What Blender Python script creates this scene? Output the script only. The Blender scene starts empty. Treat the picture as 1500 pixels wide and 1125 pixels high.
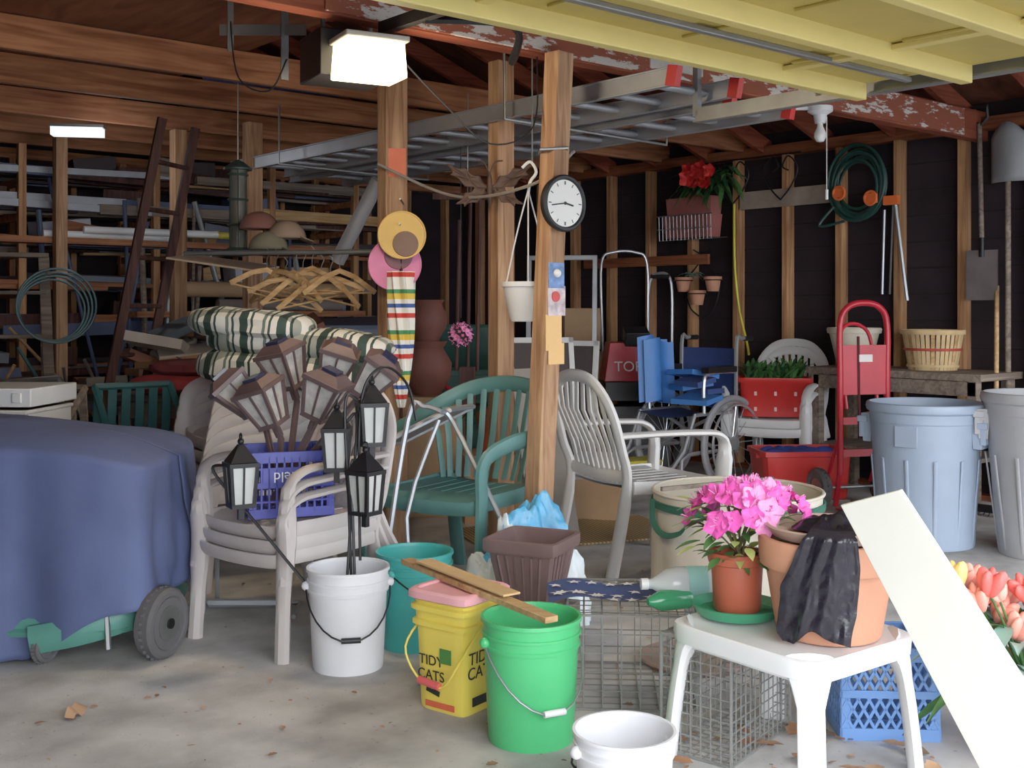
import bpy, math, random
from math import sin, cos, pi, radians, sqrt, atan2
from mathutils import Vector, Matrix, Euler, noise
random.seed(7)
R=random.random
def U(a,b): return a+(b-a)*R()
TH=radians(40.2); CT,ST=cos(TH),sin(TH)
def G(v,t,z=0): return (CT*v-ST*t, ST*v+CT*t, z)   # garage axes -> working frame
# ---------------------------------------------------------------- materials
def lin(c):
    o=[]
    for x in c[:3]:
        x=x/255.0
        o.append(x/12.92 if x<=.04045 else ((x+.055)/1.055)**2.4)
    return (o[0],o[1],o[2],1)
def mul(c,k): return (min(c[0]*k,1),min(c[1]*k,1),min(c[2]*k,1),1)
MC={}
def base(name):
    m=bpy.data.materials.new(name); m.use_nodes=True
    nt=m.node_tree; b=nt.nodes['Principled BSDF']
    return m,nt,b
def mat(name,col,rough=.5,metal=0,var=.12,scale=6,bump=0,bscale=60,trans=0,emis=0,alpha=1,spec=.5):
    if name in MC: return MC[name]
    m,nt,b=base(name); c=lin(col)
    tc=nt.nodes.new('ShaderNodeTexCoord')
    n=nt.nodes.new('ShaderNodeTexNoise'); n.inputs['Scale'].default_value=scale; n.inputs['Detail'].default_value=5
    nt.links.new(tc.outputs['Object'],n.inputs['Vector'])
    r=nt.nodes.new('ShaderNodeValToRGB')
    r.color_ramp.elements[0].position=.3; r.color_ramp.elements[0].color=mul(c,1-var)
    r.color_ramp.elements[1].position=.7; r.color_ramp.elements[1].color=mul(c,1+var)
    nt.links.new(n.outputs['Fac'],r.inputs['Fac']); nt.links.new(r.outputs['Color'],b.inputs['Base Color'])
    b.inputs['Roughness'].default_value=rough; b.inputs['Metallic'].default_value=metal
    b.inputs['Specular IOR Level'].default_value=spec
    if trans: b.inputs['Transmission Weight'].default_value=trans
    if alpha<1: b.inputs['Alpha'].default_value=alpha
    if emis:
        b.inputs['Emission Color'].default_value=c; b.inputs['Emission Strength'].default_value=emis
    if bump:
        n2=nt.nodes.new('ShaderNodeTexNoise'); n2.inputs['Scale'].default_value=bscale; n2.inputs['Detail'].default_value=4
        nt.links.new(tc.outputs['Object'],n2.inputs['Vector'])
        bp=nt.nodes.new('ShaderNodeBump'); bp.inputs['Strength'].default_value=bump; bp.inputs['Distance'].default_value=.01
        nt.links.new(n2.outputs['Fac'],bp.inputs['Height']); nt.links.new(bp.outputs['Normal'],b.inputs['Normal'])
    MC[name]=m; return m
def wood(name,c1,c2,axis=2,k=14,rough=.75,dark=None):
    if name in MC: return MC[name]
    m,nt,b=base(name)
    tc=nt.nodes.new('ShaderNodeTexCoord'); mp=nt.nodes.new('ShaderNodeMapping')
    s=[k,k,k]; s[axis]=.9; mp.inputs['Scale'].default_value=s
    nt.links.new(tc.outputs['Object'],mp.inputs['Vector'])
    n=nt.nodes.new('ShaderNodeTexNoise'); n.inputs['Scale'].default_value=1.6; n.inputs['Detail'].default_value=7; n.inputs['Distortion'].default_value=1.2
    nt.links.new(mp.outputs['Vector'],n.inputs['Vector'])
    r=nt.nodes.new('ShaderNodeValToRGB'); e=r.color_ramp.elements
    e[0].position=.3; e[0].color=lin(c1); e[1].position=.68; e[1].color=lin(c2)
    nt.links.new(n.outputs['Fac'],r.inputs['Fac'])
    n3=nt.nodes.new('ShaderNodeTexNoise'); n3.inputs['Scale'].default_value=1.7; n3.inputs['Detail'].default_value=3
    nt.links.new(tc.outputs['Object'],n3.inputs['Vector'])
    r3=nt.nodes.new('ShaderNodeValToRGB'); r3.color_ramp.elements[0].position=.35; r3.color_ramp.elements[1].position=.65
    r3.color_ramp.elements[0].color=(.55,.5,.48,1); r3.color_ramp.elements[1].color=(1,1,1,1)
    nt.links.new(n3.outputs['Fac'],r3.inputs['Fac'])
    mx=nt.nodes.new('ShaderNodeMix'); mx.data_type='RGBA'; mx.blend_type='MULTIPLY'; mx.inputs[0].default_value=.8
    nt.links.new(r.outputs['Color'],mx.inputs[6]); nt.links.new(r3.outputs['Color'],mx.inputs[7])
    nt.links.new(mx.outputs[2],b.inputs['Base Color'])
    bp=nt.nodes.new('ShaderNodeBump'); bp.inputs['Strength'].default_value=.3; bp.inputs['Distance'].default_value=.005
    nt.links.new(n.outputs['Fac'],bp.inputs['Height']); nt.links.new(bp.outputs['Normal'],b.inputs['Normal'])
    b.inputs['Roughness'].default_value=rough; b.inputs['Specular IOR Level'].default_value=.25
    MC[name]=m; return m
def stripes(name,axis,freq,cols,rough=.8,axis2=None,freq2=0):
    m,nt,b=base(name)
    tc=nt.nodes.new('ShaderNodeTexCoord'); sx=nt.nodes.new('ShaderNodeSeparateXYZ')
    nt.links.new(tc.outputs['Object'],sx.inputs[0])
    def chain(ax,fr):
        a=nt.nodes.new('ShaderNodeMath'); a.operation='MULTIPLY'; a.inputs[1].default_value=fr
        nt.links.new(sx.outputs[ax],a.inputs[0])
        f=nt.nodes.new('ShaderNodeMath'); f.operation='FRACT'; nt.links.new(a.outputs[0],f.inputs[0]); return f
    f=chain(axis,freq)
    r=nt.nodes.new('ShaderNodeValToRGB'); r.color_ramp.interpolation='CONSTANT'
    e=r.color_ramp.elements
    while len(e)<len(cols): e.new(.5)
    for i,(p,c) in enumerate(cols):
        e[i].position=p; e[i].color=lin(c)
    nt.links.new(f.outputs[0],r.inputs['Fac']); out=r.outputs['Color']
    if axis2 is not None:
        f2=chain(axis2,freq2); r2=nt.nodes.new('ShaderNodeValToRGB'); r2.color_ramp.interpolation='CONSTANT'
        r2.color_ramp.elements[0].color=(1,1,1,1); r2.color_ramp.elements[1].position=.7; r2.color_ramp.elements[1].color=(.25,.3,.27,1)
        nt.links.new(f2.outputs[0],r2.inputs['Fac'])
        mx=nt.nodes.new('ShaderNodeMix'); mx.data_type='RGBA'; mx.blend_type='MULTIPLY'; mx.inputs[0].default_value=.8
        nt.links.new(out,mx.inputs[6]); nt.links.new(r2.outputs['Color'],mx.inputs[7]); out=mx.outputs[2]
    nt.links.new(out,b.inputs['Base Color']); b.inputs['Roughness'].default_value=rough
    return m
def peel_mat():
    m,nt,b=base('peeling_paint')
    tc=nt.nodes.new('ShaderNodeTexCoord'); mp=nt.nodes.new('ShaderNodeMapping'); mp.inputs['Scale'].default_value=(3.2,3,11)
    n=nt.nodes.new('ShaderNodeTexNoise'); n.inputs['Scale'].default_value=1.3; n.inputs['Detail'].default_value=9; n.inputs['Roughness'].default_value=.7
    nt.links.new(tc.outputs['Object'],mp.inputs['Vector']); nt.links.new(mp.outputs['Vector'],n.inputs['Vector'])
    r=nt.nodes.new('ShaderNodeValToRGB'); e=r.color_ramp.elements
    e[0].position=.535; e[0].color=lin((142,74,52)); e[1].position=.56; e[1].color=lin((206,198,190))
    nt.links.new(n.outputs['Fac'],r.inputs['Fac']); nt.links.new(r.outputs['Color'],b.inputs['Base Color']); b.inputs['Roughness'].default_value=.85
    return m
def concrete(name,c1,c2,dark):
    m,nt,b=base(name)
    tc=nt.nodes.new('ShaderNodeTexCoord')
    def nz(sc,d): 
        n=nt.nodes.new('ShaderNodeTexNoise'); n.inputs['Scale'].default_value=sc; n.inputs['Detail'].default_value=d
        nt.links.new(tc.outputs['Object'],n.inputs['Vector']); return n
    n=nz(3.5,10); r=nt.nodes.new('ShaderNodeValToRGB'); r.color_ramp.elements[0].position=.32; r.color_ramp.elements[1].position=.62
    r.color_ramp.elements[0].color=lin(c1); r.color_ramp.elements[1].color=lin(c2); nt.links.new(n.outputs['Fac'],r.inputs['Fac'])
    n2=nz(1.1,6); r2=nt.nodes.new('ShaderNodeValToRGB'); r2.color_ramp.elements[0].position=.36; r2.color_ramp.elements[1].position=.55
    r2.color_ramp.elements[0].color=lin(dark); r2.color_ramp.elements[1].color=(1,1,1,1); nt.links.new(n2.outputs['Fac'],r2.inputs['Fac'])
    mx=nt.nodes.new('ShaderNodeMix'); mx.data_type='RGBA'; mx.blend_type='MULTIPLY'; mx.inputs[0].default_value=.6
    nt.links.new(r.outputs['Color'],mx.inputs[6]); nt.links.new(r2.outputs['Color'],mx.inputs[7])
    n4=nz(34,6); r4=nt.nodes.new('ShaderNodeValToRGB'); r4.color_ramp.elements[0].position=.27; r4.color_ramp.elements[1].position=.35
    r4.color_ramp.elements[0].color=(.4,.36,.33,1); r4.color_ramp.elements[1].color=(1,1,1,1); nt.links.new(n4.outputs['Fac'],r4.inputs['Fac'])
    m2=nt.nodes.new('ShaderNodeMix'); m2.data_type='RGBA'; m2.blend_type='MULTIPLY'; m2.inputs[0].default_value=.6
    nt.links.new(mx.outputs[2],m2.inputs[6]); nt.links.new(r4.outputs['Color'],m2.inputs[7])
    nt.links.new(m2.outputs[2],b.inputs['Base Color'])
    n3=nz(90,5); bp=nt.nodes.new('ShaderNodeBump'); bp.inputs['Strength'].default_value=.25; bp.inputs['Distance'].default_value=.005
    nt.links.new(n3.outputs['Fac'],bp.inputs['Height']); nt.links.new(bp.outputs['Normal'],b.inputs['Normal'])
    b.inputs['Roughness'].default_value=.85; b.inputs['Specular IOR Level'].default_value=.2
    return m
# ---------------------------------------------------------------- mesh builder
def cr(pts,k=6,closed=False):
    P=[Vector(p) for p in pts]; n=len(P); out=[]
    for i in range(n if closed else n-1):
        if closed: a,b,c,d=P[i-1],P[i],P[(i+1)%n],P[(i+2)%n]
        else: a,b,c,d=P[max(i-1,0)],P[i],P[i+1],P[min(i+2,n-1)]
        for j in range(k):
            t=j/k
            out.append(.5*((2*b)+(c-a)*t+(2*a-5*b+4*c-d)*t*t+(3*b-a-3*c+d)*t**3))
    if not closed: out.append(P[-1])
    return out
class M:
    def __init__(s): s.v=[];s.f=[];s.mi=[];s.ml=[];s.T=Matrix.Identity(4)
    def add(s,vs,fs,m):
        if m not in s.ml: s.ml.append(m)
        k=s.ml.index(m); o=len(s.v)
        s.v+= [tuple(s.T@Vector(p)) for p in vs]
        s.f+= [tuple(i+o for i in f) for f in fs]; s.mi+=[k]*len(fs)
    def box(s,c,sz,m,rot=(0,0,0),top=None):
        E=Euler([radians(a) for a in rot]).to_matrix(); x,y,z=[a/2 for a in sz]; tx=ty=1
        if top: tx,ty=top
        vs=[(-x,-y,-z),(x,-y,-z),(x,y,-z),(-x,y,-z),(-x*tx,-y*ty,z),(x*tx,-y*ty,z),(x*tx,y*ty,z),(-x*tx,y*ty,z)]
        vs=[E@Vector(p)+Vector(c) for p in vs]
        s.add(vs,[(3,2,1,0),(4,5,6,7),(0,1,5,4),(1,2,6,5),(2,3,7,6),(3,0,4,7)],m)
    def beam(s,a,b,w,t,m,side=(0,0,1)):
        s.sweep([a,b],w*.5*1.4142,t*.5*1.4142,m,side=side,n=4)
    def sweep(s,pts,w,t,m,side=(1,0,0),n=8,closed=False):
        P=[Vector(p) for p in pts]; N=len(P)
        W=w if isinstance(w,(list,tuple)) else [w]*N
        Tk=t if isinstance(t,(list,tuple)) else [t]*N
        vs=[];S=Vector(side)
        for i in range(N):
            if closed: T=P[(i+1)%N]-P[i-1]
            else: T=P[min(i+1,N-1)]-P[max(i-1,0)]
            if T.length<1e-9: T=Vector((0,0,1))
            T.normalize(); S=S-T*S.dot(T)
            if S.length<1e-4:
                S=T.orthogonal()
            S.normalize(); B=T.cross(S)
            for j in range(n):
                a=2*pi*(j+.5)/n
                vs.append(P[i]+S*cos(a)*W[i]+B*sin(a)*Tk[i])
        fs=[]
        for i in range(N if closed else N-1):
            i2=(i+1)%N
            for j in range(n):
                j2=(j+1)%n; fs.append((i*n+j,i*n+j2,i2*n+j2,i2*n+j))
        if not closed:
            fs.append(tuple(range(n-1,-1,-1))); fs.append(tuple((N-1)*n+j for j in range(n)))
        s.add(vs,fs,m)
    def tube(s,pts,r,m,n=6,closed=False):
        T=Vector(pts[1])-Vector(pts[0]); s.sweep(pts,r,r,m,side=T.orthogonal(),n=n,closed=closed)
    def cyl(s,a,b,r0,m,r1=None,n=16):
        r1=r0 if r1 is None else r1
        T=(Vector(b)-Vector(a)); s.sweep([a,b],[r0,r1],[r0,r1],m,side=T.orthogonal(),n=n)
    def ring(s,c,r,tr,m,nrm=(0,0,1),n=28,k=6,sc=(1,1)):
        Nn=Vector(nrm).normalized(); a=Nn.orthogonal().normalized()
        if abs(Nn.z)<.9: a=Vector((-Nn.y,Nn.x,0)).normalized()
        b=Nn.cross(a)
        s.sweep([Vector(c)+a*r*sc[0]*cos(2*pi*i/n)+b*r*sc[1]*sin(2*pi*i/n) for i in range(n)],tr,tr,m,side=Nn,n=k,closed=True)
    def disc(s,c,r,th,m,nrm=(0,0,1),n=28):
        Nn=Vector(nrm).normalized(); s.cyl(Vector(c)-Nn*th/2,Vector(c)+Nn*th/2,r,m,n=n)
    def lathe(s,prof,m,c=(0,0,0),n=32,sq=0,rot=0):
        vs=[]
        for r,z in prof:
            for j in range(n):
                a=2*pi*j/n+rot; q=1
                if sq: q=1/((abs(cos(a))**sq+abs(sin(a))**sq)**(1/sq))
                vs.append((c[0]+r*q*cos(a),c[1]+r*q*sin(a),c[2]+z))
        fs=[]
        for i in range(len(prof)-1):
            for j in range(n):
                j2=(j+1)%n; fs.append((i*n+j,i*n+j2,(i+1)*n+j2,(i+1)*n+j))
        s.add(vs,fs,m)
    def ball(s,c,r,m,rot=None,nu=10,nv=7):
        if not isinstance(r,(tuple,list)): r=(r,r,r)
        E=rot.to_matrix() if rot is not None else Matrix.Identity(3)
        vs=[];fs=[]
        for i in range(nv+1):
            p=pi*i/nv
            for j in range(nu):
                a=2*pi*j/nu
                vs.append(E@Vector((r[0]*sin(p)*cos(a),r[1]*sin(p)*sin(a),r[2]*cos(p)))+Vector(c))
        for i in range(nv):
            for j in range(nu):
                j2=(j+1)%nu; fs.append((i*nu+j,(i+1)*nu+j,(i+1)*nu+j2,i*nu+j2))
        s.add(vs,fs,m)
    def grid(s,f,nu,nv,m,cu=False):
        vs=[f(i/nu,j/nv) for j in range(nv+1) for i in range(nu+1)]
        fs=[(j*(nu+1)+i,j*(nu+1)+i+1,(j+1)*(nu+1)+i+1,(j+1)*(nu+1)+i) for j in range(nv) for i in range(nu)]
        s.add(vs,fs,m)
    def quad(s,a,b,c,d,th,m):
        P=[Vector(p) for p in (a,b,c,d)]; nrm=(P[1]-P[0]).cross(P[3]-P[0]).normalized()*th
        s.add(P+[p+nrm for p in P],[(3,2,1,0),(4,5,6,7),(0,1,5,4),(1,2,6,5),(2,3,7,6),(3,0,4,7)],m)
    def done(s,name,loc=(0,0,0),rot=0,scale=1,bevel=0,ang=38,solid=0,sub=0,parent=None):
        me=bpy.data.meshes.new(name); me.from_pydata(s.v,[],s.f)
        for m in s.ml: me.materials.append(m)
        me.polygons.foreach_set('material_index',s.mi)
        me.validate()
        me.polygons.foreach_set('use_smooth',[True]*len(me.polygons))
        me.set_sharp_from_angle(angle=radians(ang)); me.update()
        o=bpy.data.objects.new(name,me); bpy.context.scene.collection.objects.link(o)
        o.location=loc
        o.rotation_euler=(0,0,radians(rot)) if not isinstance(rot,(tuple,list)) else [radians(a) for a in rot]
        o.scale=(scale,)*3
        if solid:
            md=o.modifiers.new('s','SOLIDIFY'); md.thickness=solid; md.offset=0
        if sub:
            md=o.modifiers.new('u','SUBSURF'); md.levels=sub; md.render_levels=sub
        if bevel:
            md=o.modifiers.new('b','BEVEL'); md.width=bevel; md.segments=2; md.limit_method='ANGLE'; md.angle_limit=radians(40)
        if parent: o.parent=parent
        return o
def text(body,size,mx,m,parent,name='label_text'):
    cu=bpy.data.curves.new(name,'FONT'); cu.body=body; cu.size=size; cu.extrude=.0008; cu.align_x='CENTER'; cu.align_y='CENTER'
    o=bpy.data.objects.new(name,cu); bpy.context.scene.collection.objects.link(o)
    cu.materials.append(m); o.parent=parent; o.matrix_local=mx; return o
GR=math.degrees(TH)
# ---------------------------------------------------------------- palette
W_v=wood('stud_wood',(150,102,70),(212,160,112),2)
W_post=wood('post_wood',(142,98,70),(210,166,126),2)
W_x=wood('joist_wood',(138,82,54),(198,134,94),0)
W_y=wood('rafter_wood',(112,62,42),(168,100,66),1)
W_red=wood('red_stained_wood',(120,56,42),(172,92,66),0)
W_ply=wood('plywood',(112,66,48),(148,94,68),1,k=5)
W_grey=wood('weathered_wood',(104,92,84),(160,144,128),0)
W_dark=wood('dark_wood',(50,32,32),(94,62,54),2)
W_lt=wood('light_wood',(176,132,82),(222,184,132),0)
felt=mat('dark_wall_felt',(34,24,30),.95,var=.35,scale=3,bump=.4,bscale=12)
roofm=wood('roof_sheathing',(70,40,32),(112,66,50),0,k=4)
conc=concrete('concrete_floor',(166,163,160),(210,207,204),(190,184,178))
white_p=mat('white_plastic',(236,236,236),.35,var=.03)
beige_p=mat('beige_plastic',(200,190,186),.42,var=.06)
cream_p=mat('cream_plastic',(220,216,212),.42,var=.05)
green_p=mat('green_resin',(84,130,126),.45,var=.1)
chrome=mat('chrome_steel',(196,198,202),.3,.7,var=.05)
alu=mat('aluminium',(176,180,186),.45,.7,var=.1)
galv=mat('galvanised_steel',(150,152,152),.45,.8,var=.15)
wire=mat('cage_wire',(150,150,146),.45,.5,var=.1)
black=mat('black_plastic',(22,22,24),.5,var=.2)
blackm=mat('black_metal',(28,27,30),.45,.3,var=.2)
rubber=mat('rubber',(92,90,92),.85,var=.15)
bronze=mat('bronze_plastic',(100,80,80),.45,.2,var=.2)
glassy=mat('frosted_glass',(190,186,180),.2,var=.25,scale=25)
terra=mat('terracotta',(206,142,110),.75,var=.1,scale=5,bump=.1)
terra2=mat('red_clay_plastic',(178,86,60),.5,var=.08)
leafg=mat('leaf_green',(70,116,58),.5,var=.35,scale=14)
leafb=mat('leaf_blue_green',(136,168,152),.5,var=.2,scale=12)
pink=mat('pink_petal',(234,84,176),.6,var=.22,scale=22)
redp=mat('red_plastic',(206,48,44),.4,var=.08)
redm=mat('red_paint',(192,32,48),.35,var=.12)
yel=mat('yellow_plastic',(236,212,86),.4,var=.04)
card=mat('cardboard',(176,140,104),.85,var=.1)
paperw=mat('white_paper',(236,234,228),.8,var=.03)
# ---------------------------------------------------------------- room shell (garage axes)
VR,VL,TB,TF,ZP=7.96,-.8,10.3,.1,2.75
RV,RZ=3.6,4.35
def gdone(b,name,**k): return b.done(name,rot=GR,**k)
b=M(); b.box(((VR+VL)/2,(TB+TF)/2-.0,-.05),(VR-VL+.3,TB-TF+.3,.1),conc); gdone(b,'floor')
b=M(); b.box((3,-8.1,-.08),(30,16,.1),mat('driveway_concrete',(150,148,146),.9,var=.15,bump=.3)); gdone(b,'driveway')
b=M(); b.box((VR+.05,(TB+TF)/2,1.475),(.1,TB-TF,2.95),felt)
for i in range(14): b.box((VR-.003,(TB+TF)/2,.2*i+.1),(.012,TB-TF,.012),mat('felt_seam',(20,14,15),.9))
gdone(b,'wall_right')
def gable(b,t0,t1,m):
    P=[(VL-.1,2.7),(VR+.1,2.7),(VR+.1,2.97),(RV,RZ+.12),(VL-.1,2.97)]
    n=5; b.add([(v,t0,z) for v,z in P]+[(v,t1,z) for v,z in P],[(4,3,2,1,0),(5,6,7,8,9)]+[(i,(i+1)%n,(i+1)%n+n,i+n) for i in range(n)],m)
b=M(); b.box(((VR+VL)/2,TB+.05,1.4),(VR-VL+.2,.1,2.8),felt); gable(b,TB,TB+.1,felt); gdone(b,'wall_back')
b=M(); b.box((VL-.05,(TB+TF)/2,1.475),(.1,TB-TF,2.95),felt); gdone(b,'wall_left')
b=M()
sid=mat('painted_siding',(200,196,186),.7)
b.box((3.6,TF,2.72),(VR-VL+.2,.14,.46),sid); b.box((4.45,TF,1.25),(.25,.14,2.5),sid); gable(b,TF-.07,TF+.07,sid)
b.box((VR-.1,TF,1.25),(.3,.14,2.5),sid); b.box((VL+.1,TF,1.25),(.3,.14,2.5),sid)
gdone(b,'wall_front')
b=M()
t=4.19-.52*7
while t<TB:
    b.box((VR-.055,t,ZP/2),(.1,.055,ZP),W_v); t+=.52
b.box((VR-.055,(TB+TF)/2,ZP-.02),(.11,TB-TF-.1,.09),W_y)
b.box((VR-.055,(TB+TF)/2,.02),(.11,TB-TF-.1,.04),W_y)
b.box((VR-.12,7.35,1.83),(.03,1.6,.09),W_y)
gdone(b,'trim_1',bevel=.003)
b=M(); v=VR-.3
while v>VL:
    b.box((v,TB-.055,ZP/2),(.05,.1,ZP),W_v); v-=.52
b.box(((VR+VL)/2,TB-.055,ZP-.02),(VR-VL-.1,.11,.09),W_x)
gdone(b,'trim_2',bevel=.003)
b=M()
for (va,vb) in ((VR+.3,RV),(VL-.3,RV)):
    za=ZP+.08
    b.quad((va,TF-.3,za),(va,TB+.2,za),(vb,TB+.2,RZ),(vb,TF-.3,RZ),.03 if va<vb else -.03,roofm)
gdone(b,'ceiling')
b=M(); t=.4
while t<TB:
    for va in (VR,VL):
        b.beam((va,t,ZP+.0),(RV,t,RZ-.08),.14,.045,W_red,side=(0,0,1))
    t+=.62
gdone(b,'roof_rafters')
b=M(); b.box((RV,5.2,RZ-.1),(.045,10.1,.2),W_red); gdone(b,'ridge_beam')
for t in (6.2,7.15,8.2,9.05,9.75):
    b=M(); b.box(((VR+VL)/2,t,ZP+.09),(VR-VL,.05,.18),W_x); gdone(b,'ceiling_joist',bevel=.004)
b=M(); b.box(((VR+VL)/2,4.08,2.715),(VR-VL,.09,.21),W_red)
b.box((5.0,4.03,2.715),(5.2,.012,.19),peel_mat())
b.box((4.55,4.022,2.72),(.42,.012,.13),mat('old_paint_board',(196,188,180),.8,var=.2,scale=14))
gdone(b,'header_beam',bevel=.004)
b=M(); b.box((1.2,6.15,2.945),(3.9,4.3,.015),W_ply)
for t in (5.2,7.3): b.box((1.2,t,2.93),(3.9,.04,.01),W_y)
gdone(b,'ceiling_plywood')
b=M()
for (v0,t0,v1,t1,z0,z1) in ((4.0,4.1,5.4,6.2,2.9,3.2),(5.2,4.1,6.6,6.2,2.9,3.0)):
    b.beam((v0,t0,z0),(v1,t1,z1),.12,.04,W_red)
gdone(b,'roof_brace')
def post(name,base_,top,w,m=W_post,tw=None):
    b=M(); b.beam(base_,top,w,tw or w,m,side=(CT,ST,0)); b.done(name,bevel=.005)
post('support_post',(.105,5.36,0),(.225,5.36,2.61),.1)
post('support_post',(-.06,6.2,0),(-.06,6.2,2.75),.115,tw=.09)
post('support_post',(-.684,6.45,0),(-.684,6.45,2.75),.15,tw=.09)
post('support_post',(-1.9,8.25,0),(-1.9,8.25,2.75),.12,tw=.09)
post('support_post',G(3.6,8.2),G(3.6,8.2,2.75),.1)
post('support_post',G(3.0,9.05),G(3.0,9.05,2.75),.09)
# garage door overhead (open)
dy=mat('yellow_door_paint',(184,162,78),.5,var=.05); dyl=mat('yellow_door_rib',(212,192,112),.45,var=.04)
b=M(); b.box((1.95,1.5,2.345),(4.4,2.3,.03),dy)
for i in range(6):
    t=2.65-.46*i; b.box((1.95,t,2.30),(4.4,.05,.075),dyl)
    if i<5:
        for k in range(7):
            v=-.02+.62*k+.1; b.box((v,t-.23,2.325),(.5,.3,.012),dy)
        for v in (.6,2.1,3.6): b.box((v,t-.23,2.315),(.05,.44,.02),dyl)
for t in (2.42,1.52): b.box((1.95,t,2.31),(4.35,.03,.02),galv)
gdone(b,'garage_door',bevel=.004)
b=M()
for v in (-.32,4.22):
    b.box((v,1.9,2.33),(.03,3.4,.07),galv); b.box((v,1.9,2.30),(.06,3.4,.008),galv); b.box((v+.02,1.9,2.362),(.05,3.4,.006),galv)
    for t in (2.9,3.6): b.box((v,t,2.55),(.03,.03,.45),galv)
    b.box((v,.25,1.2),(.05,.03,2.3),galv)
gdone(b,'door_track')
# opener
warm=mat('lamp_diffuser',(255,232,180),.4,emis=6)
ox,oy=-.60,4.72
b=M()
b.box((0,.0,.03),(.27,.2,.15),warm,top=(.93,.93)); b.box((-.02,.24,.08),(.32,.28,.2),blackm)
b.box((0,0,.115),(.28,.23,.025),mat('opener_case',(206,200,186),.5))
b.tube([(-.1,.3,.15),(-.1,.3,.42)],.012,galv); b.tube([(.12,.3,.15),(.12,.3,.42)],.012,galv)
b.box((-.1,.3,.38),(.04,.4,.04),galv); b.box((.12,.3,.38),(.04,.4,.04),galv)
op=b.done('garage_door_opener',(ox,oy,2.4),rot=28,bevel=.02)
b=M(); g0=Vector((ox+.05,oy+.05,2.58)); dr=Vector((ST,-CT,0))
b.beam(g0,g0+dr*4.2,.05,.04,blackm); b.tube(cr([g0+dr*.3+Vector((0,0,-.02)),g0+dr*.4+Vector((.3,.35,.02)),Vector((.0,5.05,2.50)),Vector((.03,5.2,2.62))]),.018,blackm)
b.done('opener_rail')
b=M()
b.beam((-1.35,5.2,2.68),(-.95,5.2,2.68),.05,.006,galv); b.beam((-1.05,5.2,2.45),(-1.05,5.2,2.78),.04,.006,galv); b.beam((-1.3,5.2,2.58),(-1.3,5.2,2.9),.03,.006,galv)
b.tube(cr([(-1.3,5.2,2.72),(-1.25,5.15,2.45),(-1.1,5.1,2.38),(-1.0,5.0,2.5)]),.004,black)
b.done('hanger_bracket')
b=M(); b.tube(cr([(-.5,4.9,2.5),(-.3,5.0,2.3),(-.1,5.1,2.14),(.1,5.3,2.25),(.12,5.4,2.6)]),.004,black)
b.tube(cr([(-.75,6.3,2.2),(-.3,6.1,2.0),(.1,5.5,2.0),(.3,5.4,2.15)],12),.008,mat('twisted_rope',(150,140,130),.8,bump=.6,bscale=200)); b.done('hanging_cord')
for v0,v1,dz,t0 in ((3.86,4.30,0,3.42),(4.42,4.9,-.02,3.55)):
    b=M()
    for v in (v0,v1): 
        b.box((v,t0+2.2,2.45+dz),(.012,4.4,.085),alu); b.box((v,t0+2.2,2.49+dz),(.035,4.4,.008),alu); b.box((v,t0+2.2,2.41+dz),(.035,4.4,.008),alu)
        b.box((v,t0+.01,2.45+dz),(.04,.06,.095),redp,rot=(12,0,0))
    t=t0+.2
    while t<t0+4.35:
        b.cyl((v0,t,2.45+dz),(v1,t,2.45+dz),.02,alu,n=10); t+=.3
    gdone(b,'extension_ladder',bevel=.002)
b=M()
for t in (4.5,6.9):
    b.tube([(3.75,t,2.78),(3.75,t,2.38),(5.0,t,2.36),(5.0,t,2.78)],.008,galv)
gdone(b,'ladder_hanger')
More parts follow.
